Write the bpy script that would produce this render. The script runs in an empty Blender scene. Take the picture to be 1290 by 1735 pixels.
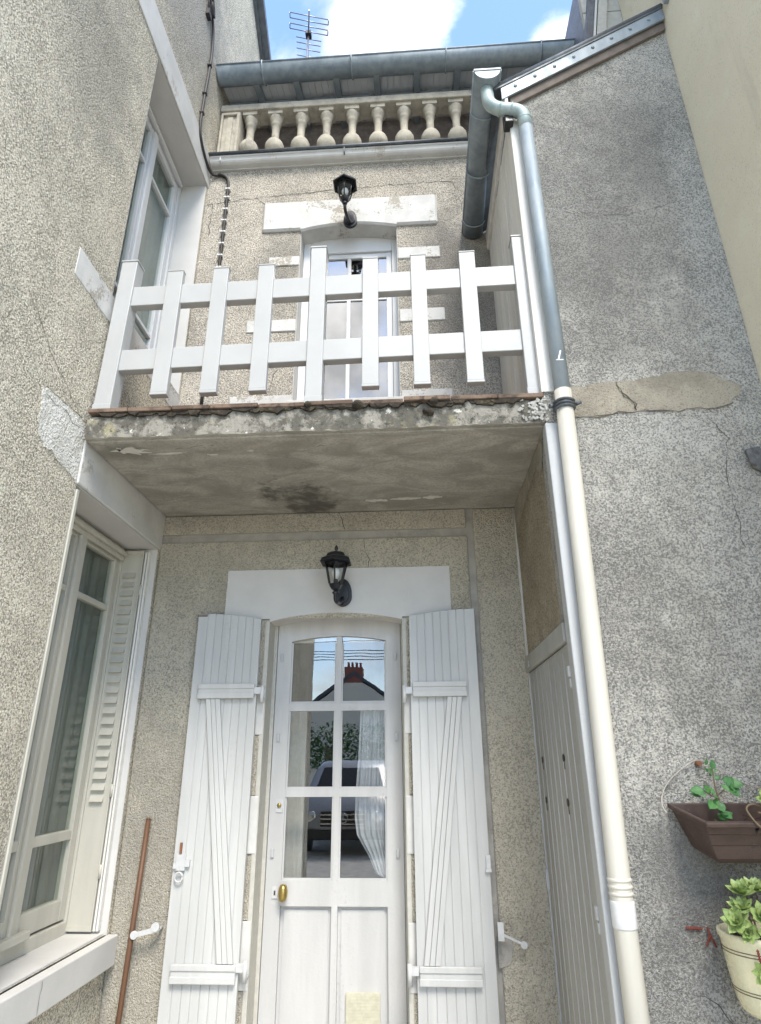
import bpy, bmesh, math, random
from mathutils import Vector, Matrix
random.seed(7)
R = math.radians
scene = bpy.context.scene
COL = scene.collection

# ------------------------------------------------------------------ camera
F_PX, PITCH, YAW, ROLL = 1050.4, 0.3791, 0.05789, -0.00654
cam_d = bpy.data.cameras.new('camera'); cam = bpy.data.objects.new('camera', cam_d); COL.objects.link(cam)
cam_d.sensor_fit = 'VERTICAL'; cam_d.sensor_height = 24.0; cam_d.lens = F_PX / 1735 * 24.0
cam_d.clip_start = 0.05; cam_d.clip_end = 2000
rot = Matrix.Rotation(YAW, 4, 'Z') @ Matrix.Rotation(math.pi / 2 + PITCH, 4, 'X') @ Matrix.Rotation(ROLL, 4, 'Z')
cam.matrix_world = Matrix.Translation((0, 0, 1.7)) @ rot
scene.camera = cam

# ------------------------------------------------------------------ sun, sky, exposure
SUN_EL, SUN_AZ = R(52), R(162)          # azimuth measured from +Y towards +X
sun_d = bpy.data.lights.new('sun', 'SUN'); sun = bpy.data.objects.new('sun', sun_d); COL.objects.link(sun)
sun_d.energy = 1.35; sun_d.angle = R(22); sun_d.color = (1.0, 0.935, 0.83)
sd = Vector((math.sin(SUN_AZ) * math.cos(SUN_EL), math.cos(SUN_AZ) * math.cos(SUN_EL), math.sin(SUN_EL)))
sun.rotation_euler = sd.to_track_quat('Z', 'Y').to_euler(); sun.location = (0, -6, 14)

world = bpy.data.worlds.new('World'); scene.world = world; world.use_nodes = True
wn, wl = world.node_tree.nodes, world.node_tree.links
wn.clear()
w_out = wn.new('ShaderNodeOutputWorld'); w_bg = wn.new('ShaderNodeBackground'); w_bg.inputs['Strength'].default_value = 0.15
sky = wn.new('ShaderNodeTexSky'); sky.sky_type = 'NISHITA'; sky.sun_disc = False
sky.sun_elevation = SUN_EL; sky.sun_rotation = SUN_AZ; sky.altitude = 100; sky.air_density = 1.0; sky.dust_density = 0.15; sky.ozone_density = 1.6
tc = wn.new('ShaderNodeTexCoord')
nz = wn.new('ShaderNodeTexNoise'); nz.inputs['Scale'].default_value = 3.8; nz.inputs['Detail'].default_value = 12; nz.inputs['Roughness'].default_value = 0.64; nz.inputs['Distortion'].default_value = 0.35
wl.new(tc.outputs['Generated'], nz.inputs['Vector'])
def wmath(op, a, b=None, c=None):
    m = wn.new('ShaderNodeMath'); m.operation = op
    for i, v in enumerate((a, b, c)):
        if v is None: continue
        if isinstance(v, (int, float)): m.inputs[i].default_value = v
        else: wl.new(v, m.inputs[i])
    return m.outputs[0]
def sky_blob(d, r, gain):
    v = wn.new('ShaderNodeVectorMath'); v.operation = 'DISTANCE'; wl.new(tc.outputs['Generated'], v.inputs[0]); v.inputs[1].default_value = Vector(d).normalized()
    mr = wn.new('ShaderNodeMapRange'); mr.interpolation_type = 'SMOOTHSTEP'; wl.new(v.outputs['Value'], mr.inputs['Value'])
    mr.inputs['From Min'].default_value = 0; mr.inputs['From Max'].default_value = r; mr.inputs['To Min'].default_value = gain; mr.inputs['To Max'].default_value = 0
    return mr.outputs[0]
def pix_dir(px, py):
    v = Vector(((px - 645) / F_PX, -(py - 867.5) / F_PX, -1)); return rot.to_3x3() @ v
dens = nz.outputs['Fac']
for px, py, r, g in ((670, 20, .13, .24), (590, 70, .06, .10), (930, 70, .06, .3), (480, 90, .05, .14), (440, 30, .10, -.10), (870, 25, .10, -.30), (800, 80, .05, -.12), (480, 75, .06, -.06)):
    dens = wmath('ADD', dens, sky_blob(pix_dir(px, py), r, g))
dens = wmath('ADD', dens, wmath('ADD', sky_blob((-.13, -.80, .60), .18, .34), sky_blob((-.05, -.72, .66), .10, .16)))
cr = wn.new('ShaderNodeMapRange'); cr.interpolation_type = 'SMOOTHSTEP'
cr.inputs['From Min'].default_value = 0.42; cr.inputs['From Max'].default_value = 0.74
wl.new(dens, cr.inputs['Value'])
wmix = wn.new('ShaderNodeMix'); wmix.data_type = 'RGBA'
wl.new(cr.outputs[0], wmix.inputs['Factor']); wl.new(sky.outputs[0], wmix.inputs['A']); 
nz2 = wn.new('ShaderNodeTexNoise'); nz2.inputs['Scale'].default_value = 9; nz2.inputs['Detail'].default_value = 8; wl.new(tc.outputs['Generated'], nz2.inputs['Vector'])
cshade = wn.new('ShaderNodeMix'); cshade.data_type = 'RGBA'; cshade.inputs['A'].default_value = (2.4, 2.42, 2.48, 1); cshade.inputs['B'].default_value = (4.7, 4.65, 4.55, 1)
cm = wn.new('ShaderNodeMapRange'); cm.inputs['From Min'].default_value = .35; cm.inputs['From Max'].default_value = .6; wl.new(nz2.outputs['Fac'], cm.inputs['Value']); wl.new(cm.outputs[0], cshade.inputs['Factor'])
wl.new(cshade.outputs['Result'], wmix.inputs['B'])
wl.new(wmix.outputs['Result'], w_bg.inputs['Color']); wl.new(w_bg.outputs[0], w_out.inputs[0])

scene.view_settings.view_transform = 'Standard'; scene.view_settings.look = 'None'
scene.view_settings.gamma = 1.0; scene.view_settings.exposure = 1.92

# ------------------------------------------------------------------ material helpers
class NT:
    def __init__(s, name):
        s.m = bpy.data.materials.new(name); s.m.use_nodes = True
        s.n, s.l = s.m.node_tree.nodes, s.m.node_tree.links
        s.n.clear()
        s.out = s.n.new('ShaderNodeOutputMaterial'); s.b = s.n.new('ShaderNodeBsdfPrincipled')
        s.l.new(s.b.outputs[0], s.out.inputs[0])
        s.pos = s.n.new('ShaderNodeNewGeometry').outputs['Position']
    def set(s, sock, v):
        if isinstance(v, (int, float)): sock.default_value = v
        elif isinstance(v, (tuple, list)): sock.default_value = (*v, 1) if len(v) == 3 and sock.type == 'RGBA' else v
        else: s.l.new(v, sock)
    def noise(s, scale, detail=4, rough=.55, dist=0, vec=None):
        n = s.n.new('ShaderNodeTexNoise'); s.set(n.inputs['Scale'], scale); n.inputs['Detail'].default_value = detail
        n.inputs['Roughness'].default_value = rough; n.inputs['Distortion'].default_value = dist
        s.l.new(vec if vec is not None else s.pos, n.inputs['Vector']); return n.outputs['Fac']
    def voro(s, scale, vec=None, feature='F1', smooth=None):
        n = s.n.new('ShaderNodeTexVoronoi'); n.feature = feature; n.inputs['Scale'].default_value = scale
        if smooth is not None and feature == 'SMOOTH_F1': n.inputs['Smoothness'].default_value = smooth
        s.l.new(vec if vec is not None else s.pos, n.inputs['Vector']); return n.outputs['Distance']
    def scaled(s, v3, off=(0, 0, 0)):
        n = s.n.new('ShaderNodeMapping'); n.inputs['Scale'].default_value = v3; n.inputs['Location'].default_value = off
        s.l.new(s.pos, n.inputs['Vector']); return n.outputs[0]
    def rng(s, v, a, b, c=0., d=1., smooth=True):
        n = s.n.new('ShaderNodeMapRange'); n.interpolation_type = 'SMOOTHSTEP' if smooth else 'LINEAR'
        s.set(n.inputs['Value'], v)
        for k, x in zip(('From Min', 'From Max', 'To Min', 'To Max'), (a, b, c, d)): s.set(n.inputs[k], x)
        return n.outputs[0]
    def math(s, op, a, b=0., clamp=False):
        n = s.n.new('ShaderNodeMath'); n.operation = op; n.use_clamp = clamp
        s.set(n.inputs[0], a); s.set(n.inputs[1], b); return n.outputs[0]
    def mix(s, f, a, b, mode='MIX'):
        n = s.n.new('ShaderNodeMix'); n.data_type = 'RGBA'; n.blend_type = mode
        s.set(n.inputs['Factor'], f); s.set(n.inputs['A'], a); s.set(n.inputs['B'], b); return n.outputs['Result']
    def blob(s, c, r, stretch=(1, 1, 1), wob=.35):
        """stain mask round a place, edge broken up by noise"""
        st = Vector(stretch)
        mp = s.scaled(stretch); v = s.n.new('ShaderNodeVectorMath'); v.operation = 'DISTANCE'; s.l.new(mp, v.inputs[0])
        v.inputs[1].default_value = (c[0] * st.x, c[1] * st.y, c[2] * st.z)
        d = s.math('ADD', v.outputs['Value'], s.math('MULTIPLY', s.math('SUBTRACT', s.noise(5, 6, .65), .5), wob * r * 4))
        return s.rng(d, r * .35, r, 1, 0)
    def bump(s, h, strength=.5, dist=.01):
        n = s.n.new('ShaderNodeBump'); n.inputs['Strength'].default_value = strength; n.inputs['Distance'].default_value = dist
        s.l.new(h, n.inputs['Height']); s.l.new(n.outputs[0], s.b.inputs['Normal'])
    def done(s, col, rough=.6, metal=0., spec=.5):
        s.set(s.b.inputs['Base Color'], col); s.set(s.b.inputs['Roughness'], rough); s.set(s.b.inputs['Metallic'], metal)
        s.set(s.b.inputs['Specular IOR Level'], spec); return s.m

def roughcast(name, light, dark, pit_shade, grain=46, stain=(.42, .62), stain_scale=1.1, pitc=(.39, .53), bump=1.0, dist=.016, blobs=(), stretch=(1, 1, 1)):
    t = NT(name)
    vec = t.scaled(stretch)
    # irregular thrown mortar: clumps from warped cells + finer grit
    warp = t.n.new('ShaderNodeTexNoise'); warp.inputs['Scale'].default_value = grain * .8; warp.inputs['Detail'].default_value = 2; t.l.new(vec, warp.inputs['Vector'])
    va = t.n.new('ShaderNodeVectorMath'); va.operation = 'MULTIPLY_ADD'; t.l.new(warp.outputs['Color'], va.inputs[0]); va.inputs[1].default_value = (.028,) * 3; t.l.new(vec, va.inputs[2])
    cells = t.voro(grain * 1.15, va.outputs[0], 'SMOOTH_F1', .35)
    n1 = t.noise(grain, 4, .62, .6, vec)
    n2 = t.noise(grain * 2.6, 3, .6, 0, vec)
    h = t.math('ADD', t.math('MULTIPLY', n1, 1.1), t.math('SUBTRACT', t.math('MULTIPLY', n2, .3), t.math('MULTIPLY', cells, .7)))
    big = t.noise(stain_scale, 6, .62, .4)
    mid = t.noise(stain_scale * 5, 5, .6)
    f = t.rng(t.math('ADD', t.math('MULTIPLY', big, .75), t.math('MULTIPLY', mid, .25)), stain[0], stain[1])
    col = t.mix(f, dark, light)
    run = t.noise(2.2, 6, .65, .2, t.scaled((2.2, 2.2, .28)))
    col = t.mix(t.rng(run, .54, .74, 0, .32), col, tuple(x * .62 for x in dark))
    col = t.mix(t.rng(mid, .55, .70, 0, .35), col, tuple(min(.88, x * 1.1) for x in light))
    for c, r, st, bc, k in blobs:
        col = t.mix(t.math('MULTIPLY', t.blob(c, r, st), k), col, bc)
    # dark speckle paints in crevice shade the bump lacks; paler sand grains follow
    g = t.noise(grain * 1.15, 5, .72, .3, vec)
    dens = t.math('MULTIPLY', t.math('SUBTRACT', t.math('ADD', t.math('MULTIPLY', t.noise(2.7, 5, .6, .3), .6), t.math('MULTIPLY', t.noise(13, 3, .6), .4)), .5), .22)   # painted crevice speckle lies thicker in some places
    col = t.mix(t.rng(t.math('ADD', g, dens), pitc[0], pitc[1], .85, 0), col, pit_shade)
    col = t.mix(t.rng(t.noise(grain * 2.2, 2, .6, 0, t.scaled(stretch, (3.1, 1.7, 5.2))), .56, .72, 0, .45), col, (min(light[0] * 1.18, .86), min(light[1] * 1.18, .85), min(light[2] * 1.18, .82)))
    t.bump(h, bump, dist)
    return t.done(col, .92, 0, .25)

def paint(name, c, worn=None, wornf=(.62, .72), rough=.5, var=.06, scale=14, streak=False, bump=.12):
    t = NT(name)
    v = t.scaled((1, 1, .12)) if streak else t.pos
    n = t.noise(scale, 5, .6, 0, v)
    d = tuple(x * (1 - var * 2.2) for x in c)
    col = t.mix(t.rng(n, .35, .65), d, c)
    fine = t.noise(scale * 9, 4, .7)
    if worn:
        w = t.rng(t.math('ADD', t.math('MULTIPLY', t.noise(scale * .55, 7, .7, .3, v), .7), t.math('MULTIPLY', fine, .3)), wornf[0], wornf[1])
        col = t.mix(w, col, worn)
    t.bump(t.math('ADD', fine, t.math('MULTIPLY', n, .6)), bump, .004)
    return t.done(col, t.rng(fine, .3, .7, rough - .08, rough + .12), 0, .4)

def metal(name, c, c2, rough=.45, met=.35, scale=9):
    t = NT(name)
    n = t.noise(scale, 6, .65, .3); s2 = t.noise(scale * .5, 5, .6, 0, t.scaled((4, 4, .6)))
    col = t.mix(t.rng(t.math('ADD', t.math('MULTIPLY', n, .5), t.math('MULTIPLY', s2, .5)), .36, .64), c, c2)
    t.bump(t.noise(40, 3), .06, .003)
    return t.done(col, t.rng(n, .3, .7, rough - .1, rough + .15), met, .5)

def plain(name, c, rough=.5, met=0., spec=.5):
    t = NT(name); n = t.noise(30, 4)
    return t.done(t.mix(t.rng(n, .3, .7), tuple(x * .88 for x in c), c), rough, met, spec)

def glass(name, ior, tint=(.86, .9, .88), wav=0.0):
    t = NT(name)
    t.n.remove(t.b)
    fr = t.n.new('ShaderNodeFresnel'); fr.inputs['IOR'].default_value = ior
    tr = t.n.new('ShaderNodeBsdfTransparent'); tr.inputs[0].default_value = (*tint, 1)
    gl = t.n.new('ShaderNodeBsdfGlossy'); gl.inputs['Roughness'].default_value = 0.0; gl.inputs[0].default_value = (1, 1, 1, 1)
    bf = t.n.new('ShaderNodeNewGeometry').outputs['Backfacing']; mx = t.n.new('ShaderNodeMixShader'); t.l.new(t.math('MULTIPLY', fr.outputs[0], t.math('SUBTRACT', 1., bf)), mx.inputs[0]); t.l.new(tr.outputs[0], mx.inputs[1]); t.l.new(gl.outputs[0], mx.inputs[2])
    if wav:
        bp = t.n.new('ShaderNodeBump'); bp.inputs['Strength'].default_value = wav; bp.inputs['Distance'].default_value = .004
        t.l.new(t.noise(2.5, 2), bp.inputs['Height']); t.l.new(bp.outputs[0], gl.inputs['Normal'])
    t.l.new(mx.outputs[0], t.out.inputs[0]); return t.m

M = {}
M['rc_left'] = roughcast('roughcast_cream', (.88, .80, .645), (.74, .675, .545), (.22, .20, .155), grain=84, stain=(.38, .56), pitc=(.42, .56), bump=1.0, dist=.014,
    blobs=[((-1.77, 2.3, 5.6), .55, (1, 1, .6), (.34, .32, .28), .55), ((-1.77, 3.2, 7.9), 1.1, (1, 1, .7), (.40, .39, .37), .7)])
M['rc_back'] = roughcast('roughcast_sand', (.78, .705, .595), (.60, .545, .46), (.20, .18, .15), grain=88, stain=(.36, .60), pitc=(.42, .55), bump=1.0, dist=.015,
    blobs=[((.45, 4, 5.2), .55, (1, 1, .5), (.27, .255, .235), .8), ((-1.05, 4, 5.55), .3, (1, 1, .7), (.30, .28, .25), .6)])
M['rc_low'] = roughcast('roughcast_ochre', (.76, .695, .56), (.63, .575, .465), (.34, .305, .24), grain=100, stain=(.36, .58), bump=1.0, dist=.016,
    blobs=[((-1.5, 4, .9), .8, (1, 1, .6), (.36, .345, .31), .5)])
M['rc_shed'] = roughcast('roughcast_grey', (.82, .785, .705), (.56, .535, .48), (.20, .195, .18), grain=112, stain=(.36, .60), stain_scale=1.3, pitc=(.42, .56), bump=1.0, dist=.016,
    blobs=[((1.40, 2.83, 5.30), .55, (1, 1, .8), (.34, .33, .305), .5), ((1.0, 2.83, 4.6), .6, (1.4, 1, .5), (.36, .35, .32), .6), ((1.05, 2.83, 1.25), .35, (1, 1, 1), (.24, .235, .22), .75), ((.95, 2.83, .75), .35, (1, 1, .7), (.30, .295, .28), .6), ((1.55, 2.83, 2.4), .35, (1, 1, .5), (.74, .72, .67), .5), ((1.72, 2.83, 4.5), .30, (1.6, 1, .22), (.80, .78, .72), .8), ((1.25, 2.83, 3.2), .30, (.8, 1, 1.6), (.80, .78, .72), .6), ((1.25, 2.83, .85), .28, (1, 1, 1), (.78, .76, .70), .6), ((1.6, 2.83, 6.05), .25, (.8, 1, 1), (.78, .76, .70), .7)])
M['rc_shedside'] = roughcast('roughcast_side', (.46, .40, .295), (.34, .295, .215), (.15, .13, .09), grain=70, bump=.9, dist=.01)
M['render_smooth'] = roughcast('smooth_cream_render', (.88, .80, .62), (.83, .755, .58), (.56, .50, .38), grain=95, stain=(.35, .65), pitc=(.32, .44), bump=.6, dist=.010)
M['cement'] = paint('grey_cement', (.40, .375, .33), (.27, .25, .22), (.5, .66), .9, .1, 8, bump=.4)
M['mortar'] = roughcast('mortar_repair', (.43, .385, .305), (.29, .26, .205), (.18, .155, .115), grain=95, stain=(.40, .60), stain_scale=3, pitc=(.34, .50), bump=.8, dist=.008)
M['white_stone'] = paint('painted_white_stone', (.60, .585, .55), (.42, .385, .335), (.575, .63), .7, .06, 5, bump=.25)
M['dirty_stone'] = paint('weathered_white_stone', (.50, .49, .455), (.30, .28, .24), (.47, .60), .85, .12, 5, bump=.45)
M['lime_patch'] = roughcast('weathered_lime_patch', (.74, .72, .66), (.55, .53, .47), (.30, .28, .24), grain=60, stain=(.40, .60), stain_scale=4, pitc=(.32, .45), bump=.8, dist=.014)
M['peeling_stone'] = paint('peeling_painted_stone', (.62, .605, .57), (.36, .325, .27), (.555, .58), .75, .07, 7, bump=.4)
M['white_flat'] = paint('white_wall_paint', (.57, .555, .525), (.52, .50, .465), (.56, .68), rough=.75, var=.03, scale=4, bump=.18)
M['grey_stone'] = paint('weathered_limestone', (.47, .43, .35), (.24, .22, .19), (.50, .66), .88, .1, 12, bump=.45)
M['white_paint'] = paint('white_gloss_paint', (.64, .64, .635), None, rough=.42, var=.02, scale=5, streak=True)
M['shutter_paint'] = paint('white_shutter_paint', (.535, .535, .515), (.38, .365, .325), (.56, .74), .5, .06, 7, streak=True, bump=.2)
M['door_paint'] = paint('door_paint', (.545, .535, .515), (.39, .37, .335), (.57, .72), .5, .06, 6, streak=True, bump=.3)
M['cream_paint'] = paint('cream_window_paint', (.53, .505, .43), (.42, .38, .30), (.68, .74), .5, .05, 8, streak=True, bump=.25)
M['rail_paint'] = paint('railing_white', (.43, .43, .418), (.40, .39, .365), (.60, .74), rough=.4, var=.025, scale=4, bump=.05)
M['grey_paint'] = paint('grey_door_paint', (.37, .365, .335), (.62, .61, .58), (.66, .74), .55, .05, 8, streak=True, bump=.25)
M['trim_paint'] = paint('worn_grey_trim', (.48, .485, .48), (.22, .205, .18), (.60, .66), .6, .06, 9, streak=True, bump=.4)
M['board_paint'] = paint('old_white_boards', (.76, .735, .68), (.34, .305, .25), (.60, .70), .65, .08, 7, streak=True, bump=.4)
M['zinc'] = metal('weathered_zinc', (.22, .265, .30), (.32, .365, .395), .5, .25)
M['zinc_light'] = metal('pale_zinc', (.26, .31, .345), (.35, .39, .415), .55, .25)
M['zinc_dark'] = metal('dark_zinc', (.08, .09, .10), (.14, .155, .17), .5, .3)
M['zinc_elbow'] = metal('oxidised_zinc_elbow', (.30, .38, .38), (.46, .52, .50), .55, .3)
M['pvc'] = paint('cream_pipe_paint', (.62, .59, .515), (.48, .42, .33), (.60, .74), .4, .06, 5, streak=True, bump=.04)
M['pvc_white'] = plain('white_sleeve', (.74, .74, .73), .35)
M['slate'] = paint('slate', (.10, .11, .13), None, rough=.5, var=.2, scale=6)
M['soffit_paint'] = paint('grey_white_soffit', (.86, .88, .88), None, rough=.6, var=.03, scale=4)
M['rafter_paint'] = plain('blue_grey_rafter', (.30, .35, .385), .6)
M['fringe_wood'] = paint('brown_weathered_board', (.20, .165, .14), (.12, .10, .085), (.5, .66), .8, .1, 12, bump=.4)
M['brown_wood'] = paint('brown_stick', (.17, .085, .045), (.30, .20, .12), (.60, .72), .5, .15, 14, streak=True)
M['black'] = plain('black_lantern_metal', (.018, .019, .022), .32)
M['rubber'] = plain('black_rubber', (.035, .03, .028), .6)
M['bulb'] = plain('bulb_glass', (.82, .82, .80), .25)
M['stub_grey'] = paint('broken_grey_stub', (.17, .17, .17), (.07, .07, .07), (.5, .62), .8, .15, 25, bump=.6)
M['steel'] = plain('dull_steel', (.36, .36, .36), .4, .7)
M['steel_grey'] = plain('pale_grey_iron', (.48, .48, .47), .4)
M['white_iron'] = plain('white_iron', (.56, .56, .55), .4)
M['brass'] = plain('aged_brass', (.42, .31, .10), .3, .8)
M['crack'] = plain('crack_dark', (.07, .06, .05), .95)  # dark tone of the crack slivers, keyhole and door spots
M['rust'] = plain('rust', (.23, .10, .05), .9)
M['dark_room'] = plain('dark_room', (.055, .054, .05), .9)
M['loggia_wall'] = paint('stained_loggia_wall', (.68, .61, .57), (.42, .37, .35), (.45, .6), .9, .2, 9)
M['curtain'] = plain('white_curtain', (.50, .51, .52), .9)
M['sheer'] = plain('grey_sheer', (.15, .155, .14), .9)
M['sheer_up'] = plain('pale_sheer', (.24, .26, .25), .9)
M['reveal_beige'] = plain('beige_lining', (.50, .48, .42), .7)
M['pot_brown'] = paint('brown_plastic', (.085, .055, .045), (.17, .13, .11), (.60, .74), .45, .1, 16, bump=.1)
M['soil'] = plain('potting_soil', (.03, .022, .016), .95)
M['pot_cream'] = paint('cream_glaze', (.74, .70, .48), None, rough=.25, var=.04, scale=6, bump=.03)
M['leaf'] = paint('green_leaf', (.07, .20, .06), (.13, .28, .07), (.5, .7), .45, .15, 30)
M['succulent'] = paint('succulent_leaf', (.30, .41, .13), (.45, .52, .22), (.45, .65), .4, .12, 60)
M['succulent_y'] = paint('yellow_succulent_leaf', (.42, .42, .10), (.30, .34, .09), (.5, .65), .4, .12, 60)
M['stem'] = plain('brown_stem', (.18, .13, .08), .8)
M['red_stem'] = plain('dry_red_stem', (.20, .045, .03), .8)
M['wire'] = plain('pale_wire', (.46, .42, .37), .5, .2)
M['vent_yellow'] = paint('pale_vent', (.56, .535, .41), None, rough=.6, var=.06, scale=30)
M['alu'] = plain('antenna_aluminium', (.30, .30, .32), .4, .8)
M['asphalt'] = paint('asphalt', (.055, .055, .055), None, rough=.9, var=.15, scale=20, bump=.4)
M['paving'] = paint('courtyard_gravel', (.62, .59, .53), (.46, .44, .39), (.5, .65), .9, .1, 6, bump=.3)
M['brick'] = plain('red_brick', (.30, .11, .08), .85)
M['far_render'] = plain('far_render', (.78, .75, .66), .9)
M['car_paint'] = plain('grey_car_paint', (.30, .31, .325), .3, .3)
M['car_glass'] = plain('car_window', (.02, .022, .025), .05)
M['chrome'] = plain('chrome', (.75, .75, .75), .15, 1.)
M['plaster_bit'] = plain('peeled_plaster', (.60, .57, .50), .9)
M['glass_door'] = glass('door_glass', 2.5, (.97, .98, .98), .10)
M['glass_up'] = glass('window_glass_up', 3.8, (.6, .64, .68), .05)
M['glass_left'] = glass('window_glass_left', 1.7, (.86, .9, .87), .03)
M['lamp_glass'] = glass('lantern_glass', 1.5, (.9, .91, .9))

# concrete slab edge: mossy, lichen-spotted
t = NT('mossy_concrete_edge')
c = t.mix(t.rng(t.noise(9, 7, .7, .3), .46, .60), (.115, .108, .09), (.285, .268, .23))
c = t.mix(t.rng(t.noise(5, 5, .6, 0, t.scaled((1, 1, 1), (4, 1, 2))), .58, .68, 0, .6), c, (.36, .33, .19))
c = t.mix(t.rng(t.noise(38, 4, .7), .56, .66, 0, .75), c, (.05, .047, .04))
c = t.mix(t.rng(t.noise(22, 6, .7, 0, t.scaled((1, 1, 1), (9, 3, 1))), .62, .68), c, (.62, .60, .54))
t.bump(t.noise(30, 6, .7), .7, .01); M['slab_edge'] = t.done(c, .92, 0, .2)
# soffit: dull stained concrete, brushed streaks along x, one black damp patch, peeled paint
t = NT('stained_concrete_soffit')
st = t.noise(3, 8, .68, .8, t.scaled((.9, 1.7, 1)))
c = t.mix(t.rng(st, .34, .66), (.27, .25, .21), (.43, .405, .35))
c = t.mix(t.rng(t.noise(60, 4, .7), .45, .62, 0, .35), c, (.20, .18, .15))
c = t.mix(t.math('MULTIPLY', t.blob((-.72, 3.74, 3.3), .34, (1.2, 1.0, 1), .7), .85), c, (.075, .07, .06))
c = t.mix(t.math('MULTIPLY', t.blob((-.75, 3.2, 3.3), .22, (1, 1.6, 1), .6), .45), c, (.13, .12, .10))
c = t.mix(t.math('MULTIPLY', t.blob((-1.6, 3.0, 3.3), .22, (.7, 1.6, 1), .6), .5), c, (.14, .135, .115))
c = t.mix(t.rng(t.noise(7, 8, .7, .8, t.scaled((.7, 2.2, 1), (2, 7, 1))), .69, .70, 0, .8), c, (.50, .48, .42))
t.bump(t.math('ADD', t.noise(26, 6, .7), st), .35, .008); M['soffit'] = t.done(c, .9, 0, .2)
# terracotta edge tiles
t = NT('dirty_terracotta')
c = t.mix(t.rng(t.noise(7, 5, .6), .4, .6), (.115, .08, .06), (.21, .15, .11))
c = t.mix(t.rng(t.noise(24, 6, .7), .50, .62, 0, .85), c, (.06, .045, .035))
t.bump(t.noise(50, 5), .5, .006); M['tile'] = t.done(c, .85, 0, .2)
M['moss'] = paint('dark_mortar_moss', (.05, .04, .03), (.10, .085, .05), (.5, .62), .95, .2, 40, bump=.7)

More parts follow.
